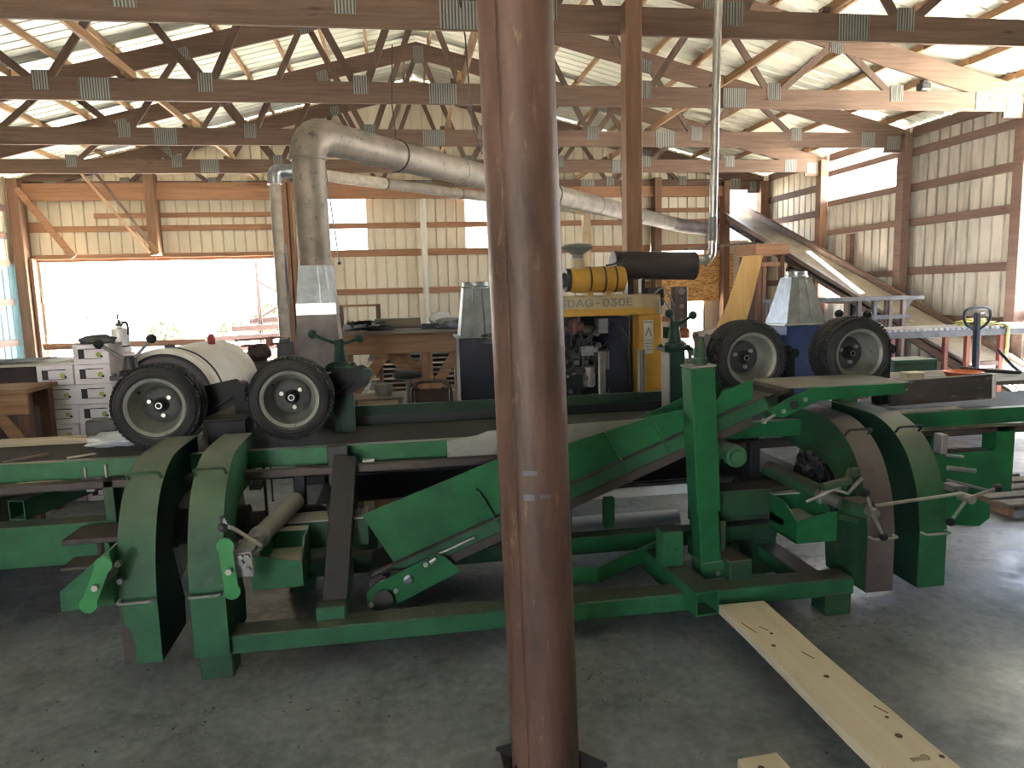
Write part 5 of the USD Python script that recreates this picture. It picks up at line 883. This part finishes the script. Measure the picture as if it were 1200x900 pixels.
# ------------------------------------------------------------------ centre: workbench and what is on it
t = thing('timber_workbench', 'tall pine timber workbench with cross braced legs left of the column', 'workbench', (0, 8.95, 0))
part(t, 'front_beam', box(-0.78, 0.74, 8.48, 8.52, 0.97, 1.20, 0.005), 'pine_bench'); part(t, 'back_beam', box(-0.78, 0.74, 9.38, 9.42, 0.97, 1.20, 0.005), 'pine_bench')
for i in range(4): part(t, 'top_plank', box(-0.80, 0.76, 8.44 + 0.255 * i, 8.69 + 0.255 * i, 1.20, 1.238, 0.004), 'grey_wood')
for x in (-0.74, 0.20, 0.64):
    for y in (8.525, 9.29): part(t, 'leg', [box(x, x + 0.085, y, y + 0.085, 0, 1.2, 0.004)], 'girt_z')
    part(t, 'leg_plank', box(x + 0.09, x + 0.13, 8.53, 8.67, 0, 0.97, 0.004), 'girt_z')
for p, q in (((-0.18, 8.55, 0.97), (0.26, 8.55, 0.50)), ((-0.22, 8.50, 0.97), (-0.66, 8.50, 0.45)), ((0.62, 8.55, 0.97), (0.30, 8.55, 0.45)), ((-0.05, 8.62, 0.97), (0.32, 8.62, 0.55))): part(t, 'brace', beam(p, q, 0.04, 0.12, 0.004, up=(1, 0, 0.3)), 'pine_bench')
t = thing('hose_heap', 'heap of dark hoses and straps on the left of the workbench', 'hoses', (-0.48, 8.7, 1.238))
for i in range(9):
    a = [(-0.72 + 0.5 * rnd.random(), 8.55 + 0.35 * rnd.random(), 1.26 + 0.09 * rnd.random()) for _ in range(6)]; part(t, 'hose', tube(a, 0.018, 8, smooth=0.08), ('cloth_black', 'cloth_grey', 'cloth_black')[i % 3], smooth=40)
part(t, 'coil', trimesh.creation.torus(0.15, 0.028, 40, 10).apply_translation((-0.28, 8.68, 1.268)), 'cloth_black', smooth=True)
single('plank_on_bench', box(-0.35, 0.22, 9.05, 9.25, 1.2385, 1.36, 0.005), 'grey_wood', 'brown plank block lying at the back of the workbench', 'plank')
single('metal_straightedge', box(-0.10, 0.22, 8.60, 8.66, 1.2385, 1.25, 0.002), 'worn_steel', 'flat metal straightedge on the workbench', 'straightedge')
single('small_dark_box', box(0.22, 0.39, 8.62, 8.78, 1.2385, 1.30, 0.008), 'blue_black', 'small dark blue box on the workbench', 'box')
single('plastic_bag', blob((0.56, 8.68, 1.30), (0.16, 0.14, 0.065), 14, 3, 0.5, 2.6), 'cloth_grey', 'crumpled grey plastic bag at the right end of the workbench', 'bag', smooth=True)
single('white_sack', blob((0.47, 9.0, 1.33), (0.15, 0.14, 0.09), 15, 3, 0.4, 2.0), 'bag_white', 'white sack behind the crumpled grey bag', 'sack', smooth=True)
t = thing('timber_rack', 'small brown wooden open frame standing behind the workbench', 'rack', (-0.6, 10, 0))
for x in (-0.86, -0.36): part(t, 'upright', box(x, x + 0.06, 9.98, 10.04, 0, 1.54, 0.004), 'girt_z_dark')
part(t, 'cross_rail', box(-0.86, -0.30, 9.98, 10.04, 1.51, 1.54, 0.004), 'pine_bench'); part(t, 'cross_rail', box(-0.86, -0.30, 9.98, 10.04, 0.6, 0.65, 0.004), 'pine_bench')
t = thing('board_stack', 'stack of pale boards seen between the workbench legs', 'boards', (0.3, 11.5, 0))
for i in range(9): part(t, 'board', box(-0.6 + 0.03 * (i % 3), 1.2 - 0.04 * (i % 2), 11.2, 11.9, 0.12 + 0.075 * i, 0.15 + 0.075 * i, 0.003), 'fresh_x' if i % 3 == 0 else 'grey_wood')
part(t, 'bearer', [box(x, x + 0.09, 11.2, 11.9, 0, 0.12) for x in (-0.5, 0.2, 1.0)], 'grey_wood'); part(t, 'sticker', [box(x, x + 0.03, 11.25, 11.85, 0.15 + 0.075 * i, 0.195 + 0.075 * i) for i in range(8) for x in (-0.45, 0.25, 1.0)], 'grey_wood', kind='stuff')
t = thing('shop_stool', 'black padded round shop stool before the workbench', 'stool', (0.02, 6.75, 0))
part(t, 'seat', lathe([(0, 0), (0.12, 0), (0.138, 0.012), (0.14, 0.04), (0.125, 0.062), (0.08, 0.07), (0, 0.072)], (0.02, 6.75, 0.875), n=36), 'cloth_black', smooth=35); part(t, 'seat_pan', lathe([(0, 0), (0.07, 0), (0.12, 0.02), (0, 0.02)], (0.02, 6.75, 0.855), n=28), 'steel_grey', smooth=35)
part(t, 'column', cyl((0.02, 6.75, 0.1), (0.02, 6.75, 0.855), 0.022, 16), 'steel_grey', smooth=40)
for k in range(4): a = k * math.pi / 2 + 0.4; part(t, 'leg', tube([(0.02, 6.75, 0.55), (0.02 + 0.09 * math.cos(a), 6.75 + 0.09 * math.sin(a), 0.45), (0.02 + 0.22 * math.cos(a), 6.75 + 0.22 * math.sin(a), 0.0)], 0.012, 8, smooth=0.05), 'steel_grey', smooth=40)
part(t, 'foot_ring', trimesh.creation.torus(0.17, 0.009, 36, 8).apply_translation((0.02, 6.75, 0.22)), 'steel_grey', smooth=True)
t = thing('folding_chair', 'brown steel folding chair with its back to the conveyor', 'chair', (0.21, 6.0, 0))
part(t, 'frame', [tube([(0.055, 5.72, 0.0), (0.055, 5.80, 0.45), (0.05, 5.86, 0.88), (0.10, 5.87, 0.935), (0.32, 5.87, 0.935), (0.37, 5.86, 0.88), (0.365, 5.80, 0.45), (0.365, 5.72, 0.0)], 0.013, 10, smooth=0.04)], 'iron_dark', smooth=40)
part(t, 'rear_leg', [tube([(0.075, 5.83, 0.5), (0.075, 6.2, 0.0)], 0.011, 8), tube([(0.345, 5.83, 0.5), (0.345, 6.2, 0.0)], 0.011, 8)], 'iron_dark'); part(t, 'backrest', box(0.07, 0.35, 5.855, 5.868, 0.735, 0.875, 0.005), 'iron_dark'); part(t, 'seat', box(0.06, 0.36, 5.83, 6.2, 0.45, 0.47, 0.008), 'iron_dark')
t = thing('wooden_crate', 'pale wooden crate behind the conveyor below the stool', 'crate', (-0.25, 5.4, 0))
for i in range(4):
    part(t, 'slat', box(-0.47, -0.03, 5.28, 5.30, 0.10 + 0.2 * i, 0.28 + 0.2 * i, 0.003), 'fresh_x'); part(t, 'slat', box(-0.47, -0.03, 5.56, 5.58, 0.10 + 0.2 * i, 0.28 + 0.2 * i, 0.003), 'fresh_x')
for x in (-0.47, -0.38, -0.06): part(t, 'corner_post', box(x, x + 0.03, 5.262, 5.279, 0, 0.885, 0.002), 'grey_wood')
for x in (-0.47, -0.05): part(t, 'end_board', box(x, x + 0.02, 5.31, 5.55, 0.0, 0.88, 0.003), 'fresh_x')
part(t, 'lid', box(-0.48, -0.02, 5.26, 5.59, 0.885, 0.90, 0.003), 'grey_wood')
single('tin_bucket', lathe([(0, 0), (0.062, 0), (0.07, 0.085), (0.073, 0.09), (0.066, 0.088), (0.058, 0.01), (0, 0.01)], (-0.17, 5.42, 0.90), n=28), 'cloth_grey', 'small grey bucket standing on the wooden crate', 'bucket', smooth=30)

# ------------------------------------------------------------------ left: tank, cartons, table, extinguisher
t = thing('fuel_tank', 'large cream cylindrical tank lying with its dark end towards the viewer', 'tank', (-2.2, 7.8, 0))
ax = np.array((0.07, 1, 0.0)); ax /= np.linalg.norm(ax)
part(t, 'shell', lathe([(0.0, 0.05), (0.43, 0.05), (0.47, 0.06), (0.47, 1.45), (0.40, 1.56), (0.2, 1.62), (0, 1.63)], (-2.22, 6.95, 0.74), axis=ax, n=64), 'cream_tank', smooth=30)
part(t, 'end_disc', lathe([(0, 0.0), (0.25, 0.0), (0.40, 0.02), (0.43, 0.045), (0.43, 0.049), (0, 0.049)], (-2.22, 6.95, 0.74), axis=ax, n=64), 'tank_end', smooth=30)
part(t, 'rim_band', lathe([(0.43, 0.03), (0.478, 0.03), (0.482, 0.04), (0.482, 0.12), (0.471, 0.13), (0.43, 0.13)], (-2.22, 6.95, 0.74), axis=ax, n=64), 'cream_tank', smooth=30); part(t, 'strap', lathe([(0.46, 0.19), (0.479, 0.19), (0.479, 0.215), (0.46, 0.215)], (-2.22, 6.95, 0.74), axis=ax, n=64), 'engine_dark', smooth=30)
part(t, 'vent_cap', lathe([(0, 0), (0.045, 0), (0.05, 0.03), (0.03, 0.045), (0, 0.05)], (-2.20, 7.15, 1.205), n=20), 'iron_dark', smooth=35)
part(t, 'red_fitting', lathe([(0, 0), (0.036, 0), (0.036, 0.07), (0.028, 0.10), (0.02, 0.11), (0, 0.11)], (-2.01, 7.9, 1.19), n=20), 'red_paint', smooth=35, label='red filler fitting')
for y in (7.35, 8.2): part(t, 'cradle', prism(Polygon([(-2.62, 0), (-1.74, 0), (-1.70, 0.58), (-2.66, 0.58)]).difference(Point(-2.18, 0.74).buffer(0.472)), 'xz', y, y + 0.08), 'black_steel')
# cartons: one built, the rest copies
def carton(loc, label):
    t = thing('carton', label, 'carton', loc, group='stacked white printed cartons'); x, y, z = loc
    part(t, 'body', box(x - 0.138, x + 0.138, y, y + 0.30, z, z + 0.162, 0.003), 'carton_white')
    part(t, 'black_square', box(x - 0.098, x - 0.052, y - 0.0012, y + 0.0004, z + 0.045, z + 0.125), 'print_black'); part(t, 'frame_line', box(x - 0.05, x + 0.085, y - 0.0012, y + 0.0004, z + 0.121, z + 0.128), 'print_black'); part(t, 'frame_line', box(x - 0.05, x + 0.075, y - 0.0012, y + 0.0004, z + 0.043, z + 0.048), 'print_black')
    part(t, 'green_print', prism(Point(x + 0.058, z + 0.076).buffer(0.022), 'xz', y - 0.0012, y + 0.0004), 'print_green'); part(t, 'dark_dot', prism(Point(x + 0.078, z + 0.062).buffer(0.010), 'xz', y - 0.0018, y + 0.0003), 'print_black'); part(t, 'tape', box(x - 0.02, x + 0.02, y + 0.0, y + 0.30, z + 0.1615, z + 0.1625), 'cream_tank'); return t
CX = [(-2.835, 6.30, 'first'), (-2.545, 6.27, 'second'), (-2.87, 7.45, 'third')]; first = None; ORD = ['topmost', 'second from top', 'third from top', 'fourth from top', 'fifth from top', 'sixth from top', 'seventh from top', 'lowest']
for ci, (x, y, cname) in enumerate(CX):
    n = (7, 8, 7)[ci]
    for k in range(n):
        zz = 0.005 + 0.1645 * k; lab = f'white printed carton, {ORD[n - 1 - k]} in the {cname} stack from the left wall side'; loc = (x + 0.006 * ((k * 7 + ci) % 3 - 1), y + 0.008 * ((k * 5 + ci) % 3 - 1), zz)
        if first is None: first = carton(loc, lab)
        else: copy_of(first, loc, lab, group='stacked white printed cartons')
single('dark_pouch', blob((-2.52, 6.36, 1.345), (0.13, 0.10, 0.045), 31, 3, 0.45), 'cloth_rag', 'dark rumpled pouch on top of the tallest carton stack', 'pouch', smooth=True)
single('flat_white_box', box(-3.0, -2.74, 7.47, 7.73, 1.158, 1.215, 0.003), 'carton_white', 'flat white box on the third carton stack under the extinguisher', 'box')
t = thing('fire_extinguisher', 'white cylinder extinguisher with a valve and hose on the carton stack', 'extinguisher', (-2.78, 7.56, 1.215))
ex, ey, e0z, k = -2.78, 7.56, 1.215, 1.2
part(t, 'cylinder', lathe([(r * k, h * k) for r, h in ((0, 0), (0.060, 0), (0.066, 0.006), (0.066, 0.135), (0.058, 0.150), (0.03, 0.158), (0.022, 0.162), (0.022, 0.175), (0, 0.175))], (ex, ey, e0z), n=32), 'enamel_white', smooth=30); part(t, 'foot_band', lathe([(0.07, 0), (0.082, 0), (0.082, 0.014), (0.07, 0.014)], (ex, ey, e0z), n=32), 'engine_dark', smooth=30)
zt = e0z + 0.175 * k
part(t, 'valve', [box(ex - 0.03, ex + 0.03, ey - 0.02, ey + 0.02, zt, zt + 0.024, 0.004), cyl((ex, ey, zt + 0.02), (ex, ey, zt + 0.06), 0.014, 12), beam((ex - 0.042, ey, zt + 0.042), (ex + 0.06, ey, zt + 0.03), 0.016, 0.012), beam((ex - 0.012, ey, zt + 0.06), (ex - 0.002, ey, zt + 0.11), 0.016, 0.012)], 'engine_dark'); part(t, 'hose', tube([(ex + 0.024, ey, zt + 0.018), (ex + 0.078, ey - 0.02, zt + 0.04), (ex + 0.094, ey - 0.04, zt - 0.02), (ex + 0.094, ey - 0.05, zt - 0.09)], 0.011, 8, smooth=0.03), 'engine_dark', smooth=40)
t = thing('pine_table', 'brown pine worktable at the far left edge with a slanted brace', 'table', (-3.4, 6.0, 0))
for i in range(3): part(t, 'top_plank', box(-4.4, -2.80, 5.74 + 0.165 * i, 5.90 + 0.165 * i, 0.995, 1.03, 0.003), 'pine_bench')
part(t, 'apron', box(-4.38, -2.80, 5.74, 5.775, 0.84, 0.992, 0.004), 'pine_bench'); part(t, 'back_apron', box(-4.38, -2.83, 6.18, 6.21, 0.84, 0.992, 0.004), 'pine_bench')
for x in (-2.90, -4.3):
    for y in (5.78, 6.10): part(t, 'leg', box(x, x + 0.08, y, y + 0.08, 0, 0.99, 0.004), 'girt_z_dark')
part(t, 'brace', beam((-3.02, 5.76, 0.86), (-2.72 - 0.06, 5.76, 0.45), 0.035, 0.09, 0.003, up=(1, 0, 0.2)), 'pine_bench')
t = thing('tarped_bin', 'dark purple brown bin with a pale lid edge at the far left', 'bin', (-3.9, 7.7, 0))
part(t, 'body', box(-4.6, -3.45, 7.5, 8.3, 0, 1.06, 0.01), 'brown_panel_d'); part(t, 'lid', box(-4.65, -3.40, 7.46, 8.34, 1.06, 1.085, 0.004), 'cream_tank'); part(t, 'black_flap', beam((-4.3, 7.7, 1.10), (-3.5, 7.7, 1.12), 0.3, 0.012), 'cloth_grey')
t = thing('pipe_stand', 'low dark stand with thin red brown rods beside the slimmer duct', 'stand', (-1.5, 9, 0))
part(t, 'post', box(-1.50, -1.38, 8.95, 9.05, 0, 1.16, 0.004), 'iron_dark'); part(t, 'rods', [cyl((-2.02, 9.0, 1.16), (-1.45, 9.0, 1.18), 0.012, 8), cyl((-1.95, 9.0, 1.09), (-1.45, 9.0, 1.11), 0.012, 8), box(-1.66, -1.58, 8.97, 9.03, 1.08, 1.19)], 'red_steel', kind='stuff'); part(t, 'motor', [blob((-1.75, 9.0, 1.0), (0.15, 0.1, 0.12), 41, 2, 0.4)], 'iron_dark'); part(t, 'base', box(-2.0, -1.3, 8.8, 9.2, 0, 0.9, 0.02), 'black_steel')
single('black_case', [box(-1.36, -1.20, 7.95, 8.1, 0, 1.18, 0.01), box(-1.33, -1.23, 7.94, 7.96, 1.19, 1.21, 0.002), tube([(-1.33, 8.0, 1.18), (-1.33, 8.0, 1.23), (-1.23, 8.0, 1.23), (-1.23, 8.0, 1.18)], 0.008, 6)], 'engine_dark', 'black narrow case with a handle left of the duct foot', 'case')
# ------------------------------------------------------------------ floor of the foreground
t = thing('long_board', 'long pale knotty board lying on blocks in the right foreground', 'board', (1.535, 2.0, 0.112))
def rough_board(x0, x1, y0, y1, z0, z1, n=14):
    left = [(x0 + 0.004 * math.sin(9 * k / n) + 0.003 * rnd.random(), y0 + (y1 - y0) * k / n) for k in range(n + 1)]
    right = [(x1 + 0.005 * math.sin(5 * k / n + 1) - 0.008 * rnd.random(), y0 + (y1 - y0) * k / n) for k in range(n + 1)]
    return prism(Polygon(left + right[::-1]).buffer(-0.006).buffer(0.006, quad_segs=3), 'xy', z0, z1)
part(t, 'board', rough_board(1.415, 1.652, 0.95, 3.03, 0.112, 0.150), 'fresh_board')
for x, y, r in ((1.52, 2.72, 0.008), (1.475, 2.62, 0.010), (1.55, 2.36, 0.011), (1.60, 2.08, 0.007), (1.57, 1.98, 0.012), (1.63, 1.86, 0.009)): part(t, 'knot', cyl((x, y, 0.149), (x, y, 0.1506), r, 12), 'print_brown')
for x, y, l in ((1.50, 2.79, 0.045), (1.56, 2.55, 0.06), (1.60, 2.15, 0.05), (1.44, 2.84, 0.10)): part(t, 'split', beam((x, y, 0.150), (x + 0.02, y - l, 0.150), 0.005, 0.0012, 0), 'print_brown')
st = part(t, 'grade_stamp', [trimesh.creation.annulus(0.011, 0.014, 0.0008, sections=20).apply_translation((1.575, 1.865, 0.1506)), box(1.567, 1.583, 1.860, 1.863, 0.1502, 0.1508), box(1.567, 1.583, 1.868, 1.871, 0.1502, 0.1508)] +
          [box(1.525 + 0.007 * i, 1.529 + 0.007 * i, 1.852 + 0.004 * (i % 2), 1.872, 0.1502, 0.1508) for i in range(5)], 'print_brown', label='small dark grade stamp', kind='stuff')
single('bearer_block', box(1.405, 1.50, 1.55, 1.82, 0.0, 0.1115, 0.004), 'pine_bench', 'short brown block under the near end of the long board', 'block')
single('spacer_block', box(1.575, 1.645, 2.74, 2.84, 0.0, 0.1115, 0.004), 'grey_wood', 'short grey block under the far end of the long board', 'block')
t = thing('board_offcut', 'short pale board offcut on the floor at the bottom edge', 'offcut', (1.14, 1.98, 0)); m = box(-0.075, 0.075, -0.17, 0.13, 0.0, 0.045, 0.004)
m.apply_transform(trimesh.transformations.rotation_matrix(0.05, [0, 0, 1])); m.apply_translation((1.145, 1.985, 0)); part(t, 'board', m, 'fresh_board'); part(t, 'knot', cyl((1.12, 2.05, 0.0445), (1.12, 2.05, 0.0458), 0.012, 12), 'print_brown')
single('foot_strap', tube([(0.30, 2.05, 0.03), (0.27, 2.12, 0.05), (0.26, 2.2, 0.03), (0.30, 2.24, 0.025)], 0.012, 8, smooth=0.03), 'engine_dark', 'black strap loop at the foot of the rusty column', 'strap', smooth=40)

def chips(n, place, smin, smax):
    v, f = [], []
    cube = trimesh.creation.box([1, 1, 1]); cv, cf = np.array(cube.vertices), np.array(cube.faces)
    for i in range(n):
        x, y = place(); s = rng.uniform(smin, smax); d = np.array([s * rng.uniform(0.8, 3.0), s * rng.uniform(0.4, 0.9), s * rng.uniform(0.12, 0.3)])
        a = rng.uniform(0, math.pi); ca, sa = math.cos(a), math.sin(a); w = cv * d; w = np.c_[w[:, 0] * ca - w[:, 1] * sa, w[:, 0] * sa + w[:, 1] * ca, w[:, 2]]
        v.append(w + (x, y, d[2] / 2 + 0.0005)); f.append(cf + 8 * i)
    return trimesh.Trimesh(np.vstack(v), np.vstack(f), process=False)
CL = [(rng.uniform(-2.8, 1.2), rng.uniform(1.6, 3.4), rng.uniform(0.04, 0.16)) for _ in range(40)]
def scatter():
    r = rng.uniform()
    if r < 0.40:
        c = CL[int(rng.integers(len(CL)))]; return rng.normal(c[0], c[2]), rng.normal(c[1], c[2] * 0.7)
    if r < 0.50: return rng.uniform(-3.0, 1.0), 1.2 + rng.uniform() ** 0.7 * 2.4
    if r < 0.60: return rng.normal(-0.9, 0.45), rng.normal(2.75, 0.22)
    if r < 0.72: return rng.normal(2.05, 0.22), rng.normal(3.0, 0.14)
    if r < 0.84: return rng.normal(2.15, 0.30), rng.normal(3.95, 0.25)
    if r < 0.92: return rng.normal(0.3, 0.4), rng.normal(3.45, 0.12)
    return rng.uniform(-3, 4.5), rng.uniform(1.5, 5.0)
single('wood_chips', chips(6500, scatter, 0.0015, 0.0048), 'chip_wood', 'pale wood chips and sawdust flakes strewn over the concrete', 'wood chips', kind='stuff')
single('bark_bits', chips(900, scatter, 0.0015, 0.006), 'bark_dark', 'dark bark crumbs strewn over the concrete', 'bark crumbs', kind='stuff')
def scatter_up():
    r = rng.uniform()
    return (rng.uniform(-0.6, 2.0), rng.uniform(3.12, 3.22)) if r < 0.6 else (rng.uniform(-0.6, 1.9), rng.uniform(3.99, 4.09))
m = chips(500, scatter_up, 0.0015, 0.004); vv = np.array(m.vertices); vv[:, 2] += np.where(vv[:, 1] < 3.6, 0.188, 0.175); m.vertices = vv
single('rail_sawdust', m, 'chip_wood', 'sawdust flakes lying on the base frame rails', 'sawdust', kind='stuff')

# ------------------------------------------------------------------ under and behind the conveyor
single('white_drain_pipe', cyl((-0.70, 4.50, 0.075), (1.80, 4.50, 0.075), 0.066, 28), 'bucket_white', 'long white plastic pipe lying on the floor under the conveyor', 'pipe', smooth=40)
t = thing('plywood_box', 'small brown plywood box with hand slots seen under the conveyor', 'box', (-0.05, 4.75, 0)); part(t, 'body', box(-0.24, 0.13, 4.62, 4.9, 0.0, 0.51, 0.006), 'pine_bench'); part(t, 'hand_slot', box(-0.15, -0.02, 4.614, 4.6205, 0.42, 0.45, 0.002), 'print_black')
t = thing('pale_panel', 'pale brown sheet lying low behind the left end of the conveyor', 'panel', (-2.2, 5.0, 0)); part(t, 'sheet', box(-2.9, -1.45, 4.62, 5.55, 0.53, 0.55, 0.003), 'sheet_pale')
for x in (-2.8, -1.6): part(t, 'bearer', box(x, x + 0.09, 4.7, 5.5, 0, 0.53, 0.003), 'grey_wood')
single('scrap_wood', [beam((0.15, 4.8, 0.03), (0.55, 4.95, 0.03), 0.09, 0.035)], 'fresh_board', 'pale scrap of wood on the floor under the conveyor', 'scrap')
t = thing('wooden_pallet', 'low wooden pallet on the floor at the right edge beyond the machine', 'pallet', (4.6, 4.75, 0))
for i in range(5): part(t, 'deck_board', box(4.12, 4.86, 4.22 + 0.17 * i, 4.34 + 0.17 * i, 0.07, 0.088, 0.002), 'grey_wood')
for x in (4.12, 4.46, 4.82): part(t, "stringer", box(x, x + 0.04, 4.22, 5.02, 0.0, 0.0695, 0.003), 'pine_bench')
single('pallet_board', beam((3.75, 4.15, 0.02), (3.98, 4.85, 0.02), 0.10, 0.036), 'grey_wood', 'weathered loose board on the floor leaning toward the pallet', 'board')

# ------------------------------------------------------------------ outside the doorway
t = thing('beam_pile', 'pile of red brown steel beams on the ground outside the doorway', 'steel beams', (-4.5, 22, -0.12))
for i, (x0, x1, y, z) in enumerate(((-6.4, -3.2, 20.6, 0.30), (-5.6, -2.9, 21.3, 0.55), (-5.0, -3.0, 22.0, 0.80), (-4.6, -2.8, 22.6, 1.0), (-6.0, -3.4, 20.0, 0.02), (-3.9, -2.4, 21.0, 0.32))): part(t, 'beam', beam((x0, y, z), (x1, y + 0.3, z + 0.04), 0.16, 0.16, 0.01), 'outdoor_red')
for x in (-5.4, -3.6): part(t, 'bearer', [box(x, x + 0.2, 19.9, 23.0, -0.12, -0.06), box(x + 0.05, x + 0.15, 20.5, 20.75, -0.06, 0.22), box(x + 0.05, x + 0.15, 21.2, 21.45, -0.06, 0.47), box(x + 0.4, x + 0.5, 21.9, 22.15, -0.06, 0.72), box(x + 0.6, x + 0.7, 22.6, 22.8, -0.06, 0.92)], 'grey_wood', kind='stuff')
t = thing('bracing_mast', 'slender red brown steel frame with diagonal braces outside the doorway', 'frame', (-4.1, 22.4, -0.12))
part(t, 'mast', beam((-4.28, 22.4, -0.12), (-4.25, 22.4, 2.75), 0.07, 0.07, 0.004, up=(0, 1, 0)), 'outdoor_red'); part(t, 'mast', beam((-4.18, 22.4, -0.12), (-4.24, 22.4, 2.0), 0.05, 0.05, 0.004, up=(0, 1, 0)), 'outdoor_red')
part(t, 'brace', beam((-4.24, 22.4, 2.18), (-3.3, 22.4, 1.60), 0.05, 0.06), 'outdoor_red'); part(t, 'brace', beam((-4.15, 22.4, 1.15), (-3.3, 22.4, 1.62), 0.06, 0.07), 'outdoor_red'); part(t, 'mast', beam((-3.3, 22.4, -0.12), (-3.3, 22.4, 2.4), 0.06, 0.06, 0.004, up=(0, 1, 0)), 'outdoor_red')
t = thing('sawhorse', 'pale plank pile on a bearer just outside the doorway', 'planks', (-5.6, 18.4, -0.12))
for i in range(4): part(t, 'plank', box(-6.9 + 0.2 * i, -3.2 - 0.1 * i, 18.2 + 0.02 * i, 18.7, 0.05 + 0.06 * i, 0.09 + 0.06 * i, 0.003), 'fresh_x')
part(t, 'bearer', [box(x, x + 0.1, 18.2, 18.7, -0.12, 0.05) for x in (-6.3, -4.0)], 'grey_wood', kind='stuff')
def bush(c, s, seed, label, m_, n=420):
    g = np.random.default_rng(seed); v, f = [], []
    for i in range(n):
        d = g.normal(size=3); d /= np.linalg.norm(d); p = np.array(c) + d * np.array(s) * g.uniform(0.35, 1.0) ** 0.5; a, b = g.normal(size=3), g.normal(size=3); k = 0.16 * s[0]
        a = a / np.linalg.norm(a) * k; b = b / np.linalg.norm(b) * k * 0.6; v += [p - a, p + b, p + a, p - b]; f += [[4 * i, 4 * i + 1, 4 * i + 2], [4 * i, 4 * i + 2, 4 * i + 3]]
    m = trimesh.Trimesh(np.array(v), f, process=False); vv = np.array(m.vertices); vv[:, 2] = np.maximum(vv[:, 2], -0.1); m.vertices = vv
    t = thing('bush', label, 'bush', (c[0], c[1], -0.12)); part(t, 'leaves', m, m_, kind='stuff'); part(t, 'stem', cyl((c[0], c[1], -0.15), c, 0.06 * s[0], 8), 'bark_dark')
bush((-10.6, 34, 0.2), (0.9, 0.9, 0.55), 3, 'pale yellow green bush outside toward the left of the doorway', 'bush_green'); bush((-7.6, 34, 0.2), (0.8, 0.8, 0.5), 4, 'pale yellow green bush outside at the middle of the doorway', 'bush_green')
bush((-6.4, 36, 0.6), (1.0, 1.0, 0.9), 5, 'thin taller bush outside right of the doorway middle', 'bush_green')
for i, (x, y) in enumerate(((-30, 95), (-22, 100), (-36, 92))):
    t = thing('parked_car', ['dim bluish parked car far outside, middle one', 'dim bluish parked car far outside, right one', 'dim bluish parked car far outside, left one'][i], 'car', (x, y, -0.12))
    part(t, 'body', prism(Polygon([(x - 2.2, 0.1), (x + 2.2, 0.1), (x + 2.15, 0.75), (x + 1.3, 0.85), (x + 0.7, 1.35), (x - 1.1, 1.38), (x - 1.7, 0.9), (x - 2.2, 0.8)]), 'xz', y, y + 1.7), 'car_paint')
    for a in (-1.35, 1.35): part(t, 'wheel', cyl((x + a, y - 0.02, 0.2), (x + a, y + 0.2, 0.2), 0.33, 18), 'tire_rubber')
